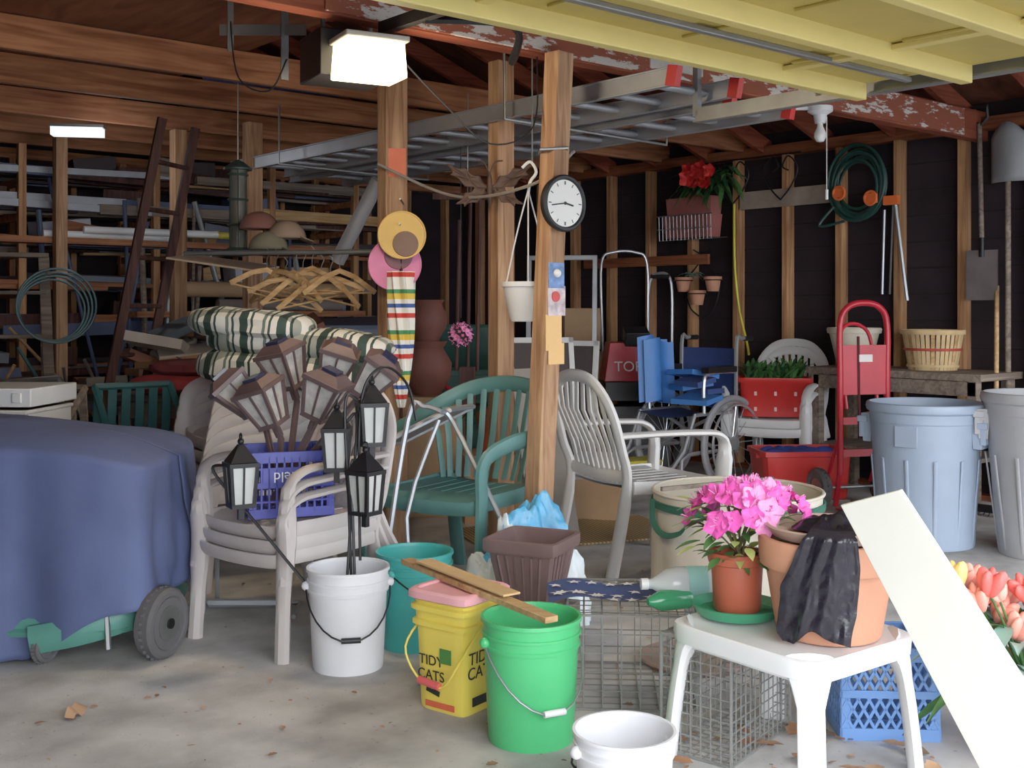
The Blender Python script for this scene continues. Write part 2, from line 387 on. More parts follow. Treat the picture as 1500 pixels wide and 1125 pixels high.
# ---------------------------------------------------------------- reusable objects
def resin_chair(name,loc,rot,m,n=1,scale=1.12,style='high',step=.065):
    b=M()
    for k in range(n):
        b.T=Matrix.Translation((0,.012*k,step*k))
        nl=0 if k==0 else .25
        if style=='high':
            arch=cr([(-.24,.36,nl),(-.235,.27,.42),(-.25,.31,.6),(-.235,.36,.78),(-.14,.39,.9),(0,.40,.93),(.14,.39,.9),(.235,.36,.78),(.25,.31,.6),(.235,.27,.42),(.24,.36,nl)],5)
            L=len(arch); W=[.042 if (i<5 or i>L-6) else .031 for i in range(L)]
            b.sweep(arch,W,.02,m,side=(1,0,0))
            for i in range(9):
                x=-.17+.0425*i; xt=x*1.12; zt=.92-1.9*xt*xt
                b.sweep([(x,.255,.43),(x*1.03,.30,.6),(xt,.36+.03*(1-abs(x)*4),.77),(xt,.39,zt)],.0155,.006,m,side=(1,0,0),n=6)
            b.sweep([(-.24,.275,.47),(0,.265,.46),(.24,.275,.47)],.03,.01,m,side=(0,0,1))
            for sg in (-1,1):
                arm=cr([(sg*.245,.31,.66),(sg*.285,.12,.665),(sg*.3,-.1,.66),(sg*.295,-.22,.645),(sg*.28,-.275,.58),(sg*.275,-.27,.4),(sg*.285,-.29,nl)],5)
                b.sweep(arm,[.034]*22+[.044]*5+[.036]*(len(arm)-27),[.016]*20+[.03]*(len(arm)-20),m,side=(1,0,0))
        else:
            rail=cr([(-.29,-.30,nl),(-.28,-.27,.4),(-.29,-.27,.58),(-.325,-.15,.645),(-.345,.05,.67),(-.31,.24,.75),(-.18,.35,.83),(0,.385,.855),(.18,.35,.83),(.31,.24,.75),(.345,.05,.67),(.325,-.15,.645),(.29,-.27,.58),(.28,-.27,.4),(.29,-.30,nl)],5)
            b.sweep(rail,.038,.022,m,side=(0,1,0))
            for i in range(13):
                a=-1.15+2.3*i/12
                xb=.235*sin(a)/sin(1.15); yb=.14+.12*cos(a)
                xt=.325*sin(a); yt=.385*cos(a) if abs(a)<.6 else .385*cos(a)+.02
                zt=.85-.14*(abs(a)/1.15)**1.6
                b.sweep([(xb,yb,.43),((xb+xt)/2,(yb+yt)/2+.01,.62),(xt,yt,zt)],.016,.006,m,side=(cos(a),-sin(a),0),n=6)
            for sg in (-1,1): b.sweep([(sg*.22,.23,.45),(sg*.23,.27,.25),(sg*.25,.34,nl)],.038,.02,m,side=(1,0,0))
        def seat(u,w):
            x=(u-.5)*.5; y=-.275+w*.53
            z=.43-.012*cos(pi*(u-.5))*1.2
            if w<.15: z-=.05*(1-w/.15)**2
            if u<.06 or u>.94: z+=.004
            return (x,y,z)
        b.grid(seat,14,14,m)
        b.grid(lambda u,w:(lambda p:(p[0],p[1],p[2]-.012))(seat(1-u,w)),14,14,m)
        b.sweep(cr([(-.26,.25,.42),(-.27,0,.41),(-.265,-.24,.41),(-.22,-.285,.395),(0,-.30,.39),(.22,-.285,.395),(.265,-.24,.41),(.27,0,.41),(.26,.25,.42)],4),.032,.01,m,side=(0,0,1))
        for i in range(5):
            if k==n-1: b.box((-.14+.07*i,0,.432),(.01,.3,.003),m)
    return b.done(name,loc,rot,scale)
def bucket(name,loc,m,r=.158,h=.385,handle=None,rot=0,hz=.12,inside=None):
    b=M(); rb=r*.86; inm=inside or m
    b.lathe([(0,.004),(rb-.004,.004),(rb,.0),(rb+.002,.01),(rb+(r-rb)*.72,h*.76),(r*1.0,h*.765),(r*1.005,h*.79),(r*.975,h*.80),(r*.98,h*.86),(r*1.02,h*.865),(r*1.02,h*.885),(r*.985,h*.89),(r*.99,h*.965),(r*1.035,h*.97),(r*1.03,h),(r*.97,h),(r*.955,h*.97)],m,n=40)
    b.lathe([(r*.955,h*.97),(rb*.97,.02),(0,.02)],inm,n=40)
    hp=[]
    for i in range(15):
        a=pi*i/14
        hp.append((r*1.04*cos(a),-(r*1.05)*sin(a)*1.02,h*.82-hz*sin(a)*1.0-.0))
    b.tube(hp,.0035,blackm if handle!='w' else galv,n=6)
    b.cyl(hp[6],hp[8],.011,black if handle!='w' else white_p,n=10)
    for sg in (-1,1): b.ball((sg*r*1.03,0,h*.82),.018,m)
    return b.done(name,loc,rot)
def pot(name,loc,m,rt,rb,h,soil=True,n=36,rim=.2,saucer=None):
    b=M(); rr=rt*.93
    b.lathe([(0,0),(rb,0),(rb+.004,.006),(rr-.004,h*(1-rim)),(rt-.002,h*(1-rim)+.004),(rt,h*(1-rim)+.014),(rt+.003,h-.012),(rt-.004,h),(rt-.02,h),(rr-.012,h*(1-rim)),(rr-.014,h*.75)],m,n=n)
    if soil: b.disc((0,0,h*.78),rr-.013,.01,mat('potting_soil',(56,40,32),.95,bump=.8),n=n)
    if saucer: b.lathe([(0,-.012),(saucer*.85,-.012),(saucer,.02),(saucer-.006,.022),(saucer*.84,-.002),(0,-.002)],mat('green_saucer',(52,140,100),.45))
    return b.done(name,loc)
def crate(name,loc,rot,m,w=.37,d=.37,h=.30,diag=False,scale=1,label=None):
    b=M(); t=.012
    for sx in (-1,1):
        for sy in (-1,1): b.box((sx*(w/2-.012),sy*(d/2-.012),h/2),(.03,.03,h),m)
    for side in range(4):
        L=w if side%2==0 else d; off=d/2 if side%2==0 else w/2
        def P(x,z): 
            return ((x,-off,z),(off,x,z),(x,off,z),(-off,x,z))[side]
        def bx(x,z,sx,sz):
            c=P(x,z); s=(sx,t,sz) if side%2==0 else (t,sx,sz); b.box(c,s,m)
        bx(0,h-.022,L,.045); bx(0,.02,L,.04); bx(0,h*.5,L,.025)
        if label is not None: bx(0,h*.62,L*.7,.07)
        if diag:
            k=9
            for i in range(-3,k):
                for sg in (-1,1):
                    x0=-L/2+L*i/k; 
                    a=(x0,.04); c=(x0+L*3.5/k,h-.045)
                    if sg<0: a=(-a[0],a[1]); c=(-c[0],c[1])
                    if abs(a[0])>L/2 or abs(c[0])>L/2:
                        def cl(p,q):
                            if abs(p[0])<=L/2: return p
                            lim=L/2 if p[0]>0 else -L/2; f=(lim-p[0])/(q[0]-p[0]); return (lim,p[1]+f*(q[1]-p[1]))
                        if max(a[0],c[0])<-L/2 or min(a[0],c[0])>L/2: continue
                        a,c=cl(a,c),cl(c,a)
                    b.beam(P(*a),P(*c),.010,.010,m)
        else:
            for i in range(11):
                bx(-L/2+L*(i+.5)/11,h/2,.009,h-.04)
            bx(0,h*.25,L,.009); bx(0,h*.75,L,.009)
    for i in range(9):
        b.box((-w/2+w*(i+.5)/9,0,.008),(.01,d,.01),m); b.box((0,-d/2+d*(i+.5)/9,.008),(w,.01,.01),m)
    return b.done(name,loc,rot,scale,bevel=.0015)
def lantern(b,pos,axis,m,s=1.0,stake=None,glass=None,wide=True,spin=None):
    Z=Vector(axis).normalized(); q=Z.to_track_quat('Z','Y').to_matrix().to_4x4()
    b.T=Matrix.Translation(pos)@q@Matrix.Rotation(U(0,1.5) if spin is None else spin,4,'Z')@Matrix.Scale(s,4)
    wb,wt,h=(.035,.06,.12) if wide else (.036,.045,.13)
    for sx in (-1,1):
        for sy in (-1,1): b.beam((sx*wb,sy*wb,0),(sx*wt,sy*wt,h),.011,.011,m,side=(1,0,0))
    b.box((0,0,h/2),(wb*1.85,wb*1.85,h*.96),glass or glassy,top=(wt/wb,wt/wb))
    for sd in range(4):
        a=pi/2*sd
        b.beam((wb*cos(a)*.99,wb*sin(a)*.99,0),(wt*cos(a)*.99,wt*sin(a)*.99,h),.006,.006,m)
    b.box((0,0,-.005),(wb*2.3,wb*2.3,.014),m)
    rw=wt*2.3
    b.box((0,0,h+.006),(rw,rw,.014),m)
    if wide: b.box((0,0,h+.025),(rw*.9,rw*.9,.025),m,top=(.6,.6)); b.box((0,0,h+.042),(.055,.055,.012),mat('solar_cell',(40,44,70),.2))
    else:
        b.box((0,0,h+.045),(rw*.9,rw*.9,.06),m,top=(.2,.2)); b.ball((0,0,h+.085),.012,m); b.ring((0,0,h+.1),.012,.003,m,nrm=(1,0,0),n=12)
    b.box((0,0,-.03),(.02,.02,.05),m)
    b.T=Matrix.Identity(4)
# ---------------------------------------------------------------- foreground: buckets
gb=mat('green_bucket_plastic',(74,190,116),.35,var=.04); tealb=mat('teal_bucket_plastic',(62,166,160),.4,var=.05)
wb=mat('white_bucket_plastic',(230,230,234),.45,var=.05)
bucket('green_bucket',(.062,3.667,0),gb,rot=25,handle='w',hz=.2,r=.16,h=.4)
bucket('white_bucket',(-.64,4.4,0),wb,r=.157,h=.39,rot=12,hz=.18)
bucket('teal_bucket',(-.405,4.68,0),tealb,r=.157,h=.39,rot=60)
bucket('white_pail',(.305,3.06,0),wb,r=.137,h=.255,rot=200)
b=M(); pl=(-.185,3.97)
b.lathe([(0,0),(.098,0),(.102,.01),(.112,.29),(.126,.295),(.126,.312),(.116,.315),(.118,.345),(.13,.348),(.13,.365),(.118,.37),(.12,.40),(.0,.40)],yel,sq=9,n=48,rot=0)
lid=mat('pink_lid',(240,170,176),.45,var=.04)
b.lathe([(.13,.385),(.137,.39),(.137,.412),(.128,.42),(.112,.42),(.11,.412),(0,.412)],lid,sq=9,n=48)
hd=cr([(-.13,-.03,.31),(-.12,-.15,.22),(-.05,-.155,.12),(.05,-.155,.11),(.12,-.15,.2),(.13,-.03,.31)],5)
b.tube(hd,.004,yel); b.cyl((-.05,-.157,.12),(.04,-.157,.112),.013,mat('red_grip',(220,90,90),.5))
lbl=mat('label_print',(30,34,28),.6); b.box((-.0,-.1060,.025),(.13,.003,.02),mat('label_red',(210,90,60),.5))
b.box((.1085,0,.045),(.003,.12,.03),lbl); b.box((.03,-.1125,.2),(.05,.003,.05),mat('label_green',(70,130,60),.5),rot=(0,0,0))
b.box((-.03,-.1075,.07),(.06,.003,.018),lbl,rot=(0,12,0))
pail=b.done('square_litter_pail',(pl[0],pl[1],0),-37)
for t_,z_ in (('TIDY',.175),('CATS',.125)):
    text(t_,.05,Matrix.Translation((-.035,-.1125,z_))@Matrix.Rotation(radians(92),4,'X'),lbl,pail)
    text(t_,.06,Matrix.Translation((.1135,-.02,z_+.02))@Matrix.Rotation(radians(90),4,'Z')@Matrix.Rotation(radians(92),4,'X'),lbl,pail)
b=M(); b.beam((-.40,4.28,.436),(.125,3.54,.418),.05,.02,W_lt,side=(.8,.57,0)); b.beam((-.33,4.20,.456),(.0,3.74,.446),.07,.008,mat('tan_lath',(206,168,116),.7),side=(.8,.57,0)); b.done('wood_strip',bevel=.002)
# ---------------------------------------------------------------- side table and its things
def side_table(name,loc,rot,m,sx,sy,h):
    b=M()
    b.lathe([(0,h-.004),(.92,h-.004),(.97,h),(1.0,h-.004),(1.01,h-.015),(1.0,h-.055),(.97,h-.055),(.96,h-.02),(0,h-.02)],m,sq=7,n=64)
    b.v=[(x*sx/2,y*sy/2,z) for x,y,z in b.v]
    for ax in (-1,1):
        for ay in (-1,1):
            x,y=ax*(sx/2-.05),ay*(sy/2-.05)
            pts=cr([(x-ax*.03,y-ay*.03,h-.02),(x,y,h-.08),(x+ax*.018,y+ay*.018,h*.5),(x+ax*.035,y+ay*.035,0)],4)
            W=[.085-.045*min(1,i/6) for i in range(len(pts))]
            b.sweep(pts,W,[w*.6 for w in W],m,side=(ax,-ay,0),n=10)
    for k in (-1,1):
        b.box((0,k*(sy/2-.03),h-.045),(sx-.12,.012,.05),m); b.box((k*(sx/2-.03),0,h-.045),(.012,sy-.12,.05),m)
    return b.done(name,loc,rot)
side_table('plastic_side_table',(.855,3.46,0),37,white_p,.52,.58,.42)
pot('terracotta_planter',(.955,3.40,.42),terra,.205,.15,.29,rim=.3)
b=M(); b.lathe([(.0,.0),(.165,.0),(.18,.02),(.188,.03),(.18,.034),(.15,.012),(0,.012)],mat('plant_saucer_clay',(186,156,140),.6),n=40)
b.done('plant_saucer',(.955,3.4,.712),rot=(0,0,0))
bag=mat('black_bag_film',(30,27,36),.24,var=.3,scale=10,bump=.35,bscale=22)
b=M()
def bagf(u,w):
    dn=max(0,w-.3)/.7
    half=(18+12*min(1,dn*1.8))*(1+.10*noise.noise(Vector((w*5,3,(u>.5)*4))))
    a=radians(257-16*dn+(u-.5)*2*half)
    if w<.30:
        q=w/.3; r=.03+.17*q; z=.756+.02*sin(5*u+1)*(1-q)+.025*noise.noise(Vector((u*4,w*8,1)))*(1-q)+.008
    elif w<.36: r=.2+.016*((w-.3)/.06); z=.762-.02*((w-.3)/.06)
    else:
        q=(w-.36)/.64; r=.219-.010*q+.010*noise.noise(Vector((u*3,w*2.2,2)))+.0045*sin(19*u+2.5*w+1.5*noise.noise(Vector((u*2,w*3,8))))+.003*noise.noise(Vector((u*16,w*14,6))); z=.742-(.295+.03*noise.noise(Vector((u*3,7,1)))+.012*sin(8*u))*q
        z=max(z,.43)
    return (.955+r*cos(a),3.40+r*sin(a),z)
b.grid(bagf,60,50,bag)
def bagtop(u,w):
    a=2*pi*u; n=noise.noise(Vector((cos(a)*1.8,sin(a)*1.8,w*2))); r=.12*w*(1+.35*n)
    return (.99+r*cos(a)*1.2,3.37+r*sin(a),.738+.045*(1-w*w)*(1+.8*noise.noise(Vector((r*24*cos(a),r*24*sin(a),4)))))
b.grid(bagtop,40,16,bag)
b.done('black_plastic_bag',ang=80)
pot('azalea_pot',(.715,3.58,.44),terra2,.092,.07,.185,saucer=.145)
def blossom(b,c,nrm,r,m,cen):
    q=Vector(nrm).normalized().to_track_quat('Z','Y').to_matrix()
    for k in range(5):
        a=2*pi*k/5+U(-.2,.2)
        def f(u,w):
            x=w*r; y=(u-.5)*r*1.15*sin(pi*min(w*.85+.1,1)); z=.35*r*w*w-.1*r*abs(u-.5)+.12*r*sin(9*u+k)*w
            p=Vector((x*cos(a)-y*sin(a),x*sin(a)+y*cos(a),z)); return q@p+Vector(c)
        b.grid(f,4,4,m)
    for k in range(3): b.tube([Vector(c),Vector(c)+q@Vector((U(-.3,.3)*r,U(-.3,.3)*r,r*.8))],.0012,cen,n=4)
def leaf(b,a,d,L,w,m,droop=.3):
    a=Vector(a); d=Vector(d).normalized(); s=d.cross(Vector((0,0,1)))
    if s.length<.1: s=Vector((1,0,0))
    s.normalize()
    def f(u,t):
        return a+d*L*t+s*(u-.5)*w*sin(pi*min(max(t,.02),1)**.8)*1.0+Vector((0,0,-droop*L*t*t+.15*w*abs(u-.5)))
    b.grid(f,2,6,m)
b=M(); pink2=mat('pink_petal_light',(250,150,206),.6,var=.15,scale=25); st=mat('stem_brown',(96,88,48),.7)
C=Vector((.72,3.58,.60))
for i in range(14):
    a=U(0,2*pi); rr=U(.03,.17); b.tube(cr([C+Vector((U(-.02,.02),U(-.02,.02),0)),C+Vector((rr*.5*cos(a),rr*.5*sin(a),.09)),C+Vector((rr*cos(a),rr*sin(a),U(.12,.2)))],4),.003,st,n=5)
for i in range(130):
    a=U(0,2*pi); rr=U(.02,.16); leaf(b,C+Vector((rr*cos(a),rr*sin(a),U(.0,.19))),(cos(a),sin(a),U(-.2,.7)),U(.05,.09),U(.025,.035),leafg if i%3 else mat('leaf_yellowish',(178,190,104),.5))
for i in range(48):
    a=U(0,2*pi); ph=U(.05,1.4); d=Vector((sin(ph)*cos(a),sin(ph)*sin(a),cos(ph)*.75))
    c=C+Vector((.035,0,.105))+Vector((d.x*.195,d.y*.15,d.z*.17))
    blossom(b,c,d+Vector((0,-.25,.1)),U(.034,.05),pink if i%4 else pink2,pink2)
b.done('azalea_flowers',ang=180)
b=M(); b.quad((1.325,2.895,.0),(1.56,2.70,0),(1.04,3.0,.916),(.933,3.173,.846),.02,mat('white_board_paint',(240,238,226),.5,var=.02)); b.done('leaning_white_board',bevel=.002)
pot('tulip_pot',(1.62,3.5,0),terra,.19,.13,.29,rim=.25)
b=M(); pe=mat('peach_petal',(246,156,138),.55,var=.15); ye=mat('yellow_petal',(246,206,120),.5,var=.1); rd=mat('coral_petal',(236,104,96),.5,var=.15)
for i in range(26):
    a=U(0,2*pi); rr=U(.05,.26); z=U(.40,.57)
    p=Vector((1.53+rr*cos(a),3.46+rr*sin(a)*.7,z)); b.tube(cr([(1.62,3.5,.2),(1.62+(p.x-1.62)*.5,3.5+(p.y-3.5)*.5,z*.7),p],4),.004,leafg,n=5)
    m=(pe,rd,pe,pe,ye)[i%5]; ti=Euler((U(-.6,.6),U(-.6,.6),0)).to_matrix()
    for k in range(5):
        an=2*pi*k/5; b.ball(p+ti@Vector((.018*cos(an),.018*sin(an),.03)),(.024,.016,.044),m,rot=(ti@Euler((0,.35,an)).to_matrix()).to_euler(),nu=8,nv=6)
for i in range(120):
    a=U(0,2*pi); leaf(b,(1.56+.1*cos(a),3.47+.09*sin(a),U(.22,.44)),(cos(a),sin(a),U(.1,1.3)),U(.16,.28),U(.04,.06),leafb if i%4 else leafg,droop=.6)
b.done('tulip_bouquet',ang=180)
crate('blue_milk_crate',(1.23,3.79,0),-3,mat('light_blue_crate',(104,148,212),.4,var=.06),.31,.31,.30,diag=True)
def cage(name,loc,rot,sx,sy,sz,st=.05,r=.0025,door=True):
    b=M(); w=wire
    def ln(a,c,rr=r): b.cyl(a,c,rr,w,n=5)
    nx=int(sx/st);ny=int(sy/st);nz=int(sz/st)
    for i in range(nx+1):
        x=-sx/2+sx*i/nx
        for y in (-sy/2,sy/2): ln((x,y,0),(x,y,sz))
        for z in (0.003,sz): ln((x,-sy/2,z),(x,sy/2,z))
    for i in range(ny+1):
        y=-sy/2+sy*i/ny
        for x in (-sx/2,sx/2): ln((x,y,0),(x,y,sz))
        for z in (0.003,sz): ln((-sx/2,y,z),(sx/2,y,z))
    for i in range(nz+1):
        z=.003+(sz-.003)*i/nz
        for y in (-sy/2,sy/2): ln((-sx/2,y,z),(sx/2,y,z))
        for x in (-sx/2,sx/2): ln((x,-sy/2,z),(x,sy/2,z))
    for z in (0.005,sz):
        for y in (-sy/2,sy/2): ln((-sx/2,y,z),(sx/2,y,z),.005)
        for x in (-sx/2,sx/2): ln((x,-sy/2,z),(x,sy/2,z),.005)
    for x in (-sx/2,sx/2):
        for y in (-sy/2,sy/2): ln((x,y,0),(x,y,sz),.005)
    return b.done(name,loc,rot)
cage('wire_cage',(.43,4.16,0),-4,.46,.52,.33,st=.058)
cage('wire_cage',(.70,3.66,0),53,.44,.24,.37,st=.032,r=.0024)
b=M(); blue=mat('navy_cloth',(58,74,120),.85)
def cl(u,w):
    return (.13+.50*u,3.98+.26*w+.06*u,.342+.012*sin(9*u)+.012*sin(7*w+u*4)+.012)
b.grid(cl,20,10,blue)
star=mat('white_star',(236,236,236),.7)
for i in range(7):
    for j in range(3):
        u=(i+.5+(j%2)*.3)/7.4; w=(j+.5)/3; c=Vector(cl(u,w))+Vector((0,0,.004)); vs=[c]
        for k in range(10):
            a=pi/2+pi*k/5; rr=.03 if k%2==0 else .012; vs.append(c+Vector((rr*cos(a),rr*sin(a),.001)))
        b.add(vs,[(0,k+1,(k+1)%10+1) for k in range(10)],star)
b.done('star_print_cloth',ang=80)
clear=mat('clear_plastic',(232,238,238),.12,trans=.35,var=.02)
def lying(b,prof,m,a,d):
    q=Vector(d).normalized().to_track_quat('Z','Y').to_matrix().to_4x4(); b.T=Matrix.Translation(a)@q; b.lathe(prof,m,n=24); b.T=Matrix.Identity(4)
b=M(); A_=(.78,3.98,.43); D_=(-1,-.1,0)
lying(b,[(0,0),(.045,0),(.055,.01),(.057,.03),(.052,.06),(.057,.09),(.057,.2),(.05,.24),(.018,.29),(.016,.31)],clear,A_,D_)
lying(b,[(.0578,.1),(.0578,.17)],mat('bottle_label',(150,204,196),.5),A_,D_); lying(b,[(0,.33),(.02,.33),(.02,.305),(.0,.305)],white_p,A_,D_)
b.done('plastic_bottle')
b=M(); lying(b,[(0,0),(.03,0),(.035,.01),(.035,.11),(.028,.13),(.012,.16),(0,.16)],mat('green_bottle_plastic',(70,170,116),.15,trans=.3),(.62,3.93,.385),(-.9,-.3,0)); b.done('green_bottle')
b=M(); b.lathe([(0,0),(.2,0),(.22,.02),(.215,.025),(0,.012)],mat('clay_tray',(150,128,116),.6)); b.done('plant_tray',(.72,4.45,.0))
b=M(); bp_=mat('brown_planter_plastic',(112,88,86),.5,var=.1)
b.lathe([(0,0),(.115,0),(.12,.01),(.165,.26),(.185,.262),(.19,.275),(.19,.32),(.178,.325),(.168,.32),(.155,.24),(.11,.03),(0,.03)],bp_,sq=12,n=48)
for sd in range(4):
    for i in range(6):
        x=-.1+.04*i; b.T=Matrix.Rotation(pi/2*sd,4,'Z'); b.beam((x*.8,-.121,.02),(x*1.1,-.166,.25),.01,.01,bp_)
b.T=Matrix.Identity(4)
b.done('square_planter',(.085,4.72,.165),-24,.87)
b=M(); b.box((0,0,.082),(.34,.24,.164),W_grey); 
for i in range(3): b.box((0,-.123,.03+.055*i),(.34,.006,.045),W_grey)
b.done('wooden_block',(.085,4.72,0),-24,bevel=.004)
b=M(); bb=mat('blue_bag_film',(84,170,222),.3,var=.45,scale=7,bump=.6,bscale=16); wbm=mat('white_bag_film',(226,236,240),.35,var=.1,bump=.5,bscale=16)
def blob(c,r,seed,amp=.28):
    def f(u,w):
        a=2*pi*u; p=pi*w*.5; d=Vector((cos(a)*sin(p),sin(a)*sin(p),cos(p)))
        n=1+amp*noise.noise(d*1.7+Vector((seed,0,0)))+.16*abs(noise.noise(d*4.5+Vector((0,seed,0))))+.05*noise.noise(d*9)
        return (c[0]+r[0]*d.x*n,c[1]+r[1]*d.y*n,max(0,c[2]+r[2]*d.z*n))
    return f
b.grid(blob((.07,5.06,0),(.23,.13,.47),3,.4),60,26,bb); b.grid(blob((.21,5.02,0),(.14,.11,.36),9,.4),50,22,wbm); b.grid(blob((-.1,5.02,0),(.14,.1,.27),5,.4),50,22,wbm); b.grid(blob((.0,4.98,0),(.12,.09,.40),12,.4),50,22,wbm)
b.done('crumpled_plastic_bag',ang=60)
# ---------------------------------------------------------------- chairs
resin_chair('green_garden_armchair',(-.25,5.66,0),-32,green_p,1,1.16,'barrel')
resin_chair('white_garden_chair',(.72,6.17,0),120,cream_p,1,1.12,'high')
resin_chair('stacked_garden_chairs',(-.95,4.83,0),-38,beige_p,3,.98,'high',.055)
resin_chair('stacked_garden_chairs',(-1.38,5.95,0),-60,beige_p,5,1.12,'barrel',.06)
resin_chair('white_garden_chair',(2.10,8.92,0),-30,white_p,2,1.12,'high',.06)
crateb=mat('blue_crate_plastic',(72,76,170),.4,var=.08)
cb=crate('blue_milk_crate',(-.965,4.80,.535),20,crateb,.34,.34,.27,label=1)
text('Field',.06,Matrix.Translation((-.02,-.180,.17))@Matrix.Rotation(radians(90),4,'X')@Matrix.Rotation(pi,4,'Z'),white_p,cb)
b=M()
for (x,y,z,ax,sp_) in ((-1.12,4.85,.96,-.9,.2),(-.97,4.95,1.06,-.3,.5),(-.80,4.95,1.06,.35,.6),(-.65,4.88,1.03,.8,.3),(-1.0,4.72,.92,-.4,.7),(-.82,4.72,.95,.4,.2)):
    p=Vector((x,y,z)); base_=Vector((-.97+U(-.08,.08),4.8+U(-.08,.08),.57))
    d2=Vector((ax,-.2,1.0)).normalized(); lantern(b,p,d2,bronze,1.25,spin=sp_)
    for (sa,sb_) in ((.032,.012),(.012,.032)): b.sweep([p-d2*.03,p-d2*.08,base_],sa*.6,sb_*.6,bronze,side=(1,0,0),n=4)
b.done('solar_path_lanterns')
b=M()
def hook(pl,top,foot):
    pl=Vector(pl); top=Vector(top); foot=Vector(foot)
    b.tube(cr([foot,foot.lerp(top,.6),top,(top+pl)/2+Vector((0,0,.09)),pl+Vector((0,0,.18))],7),.006,blackm)
    lantern(b,pl,(0,0,1),blackm,1.12,glass=mat('clear_lantern_glass',(216,218,214),.15,trans=.2),wide=False)
hook((-.56,4.50,.86),(-.66,4.46,1.02),(-.62,4.42,.03))
hook((-.70,4.50,.76),(-.62,4.5,.95),(-.66,4.38,.03))
hook((-.575,4.42,.60),(-.63,4.42,.78),(-.60,4.36,.03))
hook((-1.05,4.36,.64),(-1.16,4.38,.76),(-.74,4.38,.25))
b.tube(cr([(-.6,4.45,.4),(-.6,4.46,1.0),(-.52,4.47,1.16),(-.42,4.47,1.1),(-.38,4.47,.95)],7),.006,blackm)
b.done('hanging_hook_lanterns')
plaid=stripes('plaid_fabric',0,5.2,[(0,(48,68,60)),(.22,(226,222,212)),(.3,(48,68,60)),(.36,(226,222,212)),(.62,(104,116,106)),(.7,(226,222,212)),(.78,(48,68,60)),(.84,(226,222,212))],axis2=1,freq2=6)
def cushion(b,c,sx,sy,sz,m,yaw=0,seed=0):
    E=Matrix.Rotation(yaw,3,'Z'); vs=[];fs=[];n=26;k=16
    for i in range(n+1):
        u=-1+2*i/n
        for j in range(k):
            a=2*pi*j/k; e=(1-abs(u)**4)**.5*.93+.07; 
            q=1/((abs(cos(a))**3+abs(sin(a))**3)**(1/3.))
            dd=1+.12*noise.noise(Vector((u*3,cos(a)*1.5+seed,sin(a)*1.5)))
            vs.append(E@Vector((u*sx/2,cos(a)*q*sy/2*e*dd,sin(a)*q*sz/2*e*dd))+Vector(c))
    for i in range(n):
        for j in range(k): fs.append((i*k+j,i*k+(j+1)%k,(i+1)*k+(j+1)%k,(i+1)*k+j))
    b.add(vs,fs,m)
b=M(); cushion(b,(.02,0,-.02),1.02,.5,.2,plaid,0,1); cushion(b,(.04,.02,.12),.98,.46,.17,plaid,.08,5); cushion(b,(-.2,-.05,.2),.66,.4,.16,plaid,-.1,8)
b.done('plaid_cushions',(-1.13,5.75,1.10),(0,4,-8))
# tarp-covered mower
cov=mat('blue_cover_fabric',(86,98,142),.75,var=.12,scale=2.5,bump=.3,bscale=9)
b=M(); cx,cy=-2.03,4.86
def covf(u,w):
    a=2*pi*u; q=1/((abs(cos(a))**5+abs(sin(a))**5)**.2)
    fold=.035*sin(7*a+1)+.022*sin(15*a)+.06*noise.noise(Vector((cos(a)*2,sin(a)*2,w*2)))+.02*noise.noise(Vector((cos(a)*7,sin(a)*7,w*6)))
    def top(x,y): s=x/.6; return .84-.035*s-.045*s*abs(s)+.03*noise.noise(Vector((x*3,y*3,1)))
    if w<.66:
        t=w/.66; xl=.62*q*cos(a); hem=.02+.21*min(1,max(0,(xl-.12)/.42))+.02*sin(11*a)*(xl>.1)
        k=1.0-.05*t+fold*(1.3-t)
        x=xl*k; y=.48*q*sin(a)*k; tp=top(xl*.95,.48*q*sin(a)*.95); z=max(hem,.012)+(tp-hem)*t
    else:
        t=(w-.66)/.34; k=(.95+fold*.3)*(1-t)
        x=.62*q*cos(a)*k; y=.48*q*sin(a)*k; e=1-(1-t)**3
        z=top(x,y)+.06*e
    return (cx+x,cy+y,z)
b.grid(covf,150,50,cov); b.done('mower_cover',ang=80,solid=.006)
b=M(); gd=mat('green_deck_paint',(84,146,132),.45,var=.1)
def wheel(b,c,r,w,nrm,tm=rubber,hm=None):
    n=Vector(nrm).normalized(); c=Vector(c)
    b.disc(c,r*.72,w*.9,tm,n,28)
    for o in (-w*.25,0,w*.25): b.ring(c+n*o,r*.84,r*.16,tm,n,32,8)
    for i in range(28):
        a=2*pi*i/28; s=Vector((-n.y,n.x,0)); b.box(c+s*cos(a)*r*.99+Vector((0,0,1))*sin(a)*r*.99,(.012,.012,.012),tm)
    hm=hm or galv
    b.disc(c,r*.5,w*1.0,hm,n,24); b.disc(c,r*.15,w*1.2,blackm,n,12)
nr=(.95,-.31,0)
wheel(b,(-1.40,4.50,.14),.14,.08,nr); wheel(b,(-1.84,4.44,.07),.07,.04,nr); wheel(b,(-1.6,5.22,.15),.15,.07,nr); wheel(b,(-2.4,5.0,.12),.12,.06,nr)
b.T=Matrix.Translation((-1.9,4.84,0))
b.lathe([(0,.26),(.34,.26),(.40,.24),(.43,.14),(.45,.13),(.44,.11),(.42,.12),(0,.18)],gd,sq=4,n=40)
b.sweep(cr([(.02,-.44,.10),(.2,-.42,.13),(.36,-.36,.17),(.42,-.25,.22)],4),.06,.03,gd,side=(0,0,1),n=8)
b.tube([(.42,-.3,.3),(.46,-.34,.1)],.02,galv); b.tube([(.3,-.40,.24),(.32,-.43,.06)],.012,galv)
b.lathe([(0,.66),(.2,.66),(.25,.6),(.26,.28),(0,.28)],blackm,sq=4,n=24)
b.T=Matrix.Identity(4)
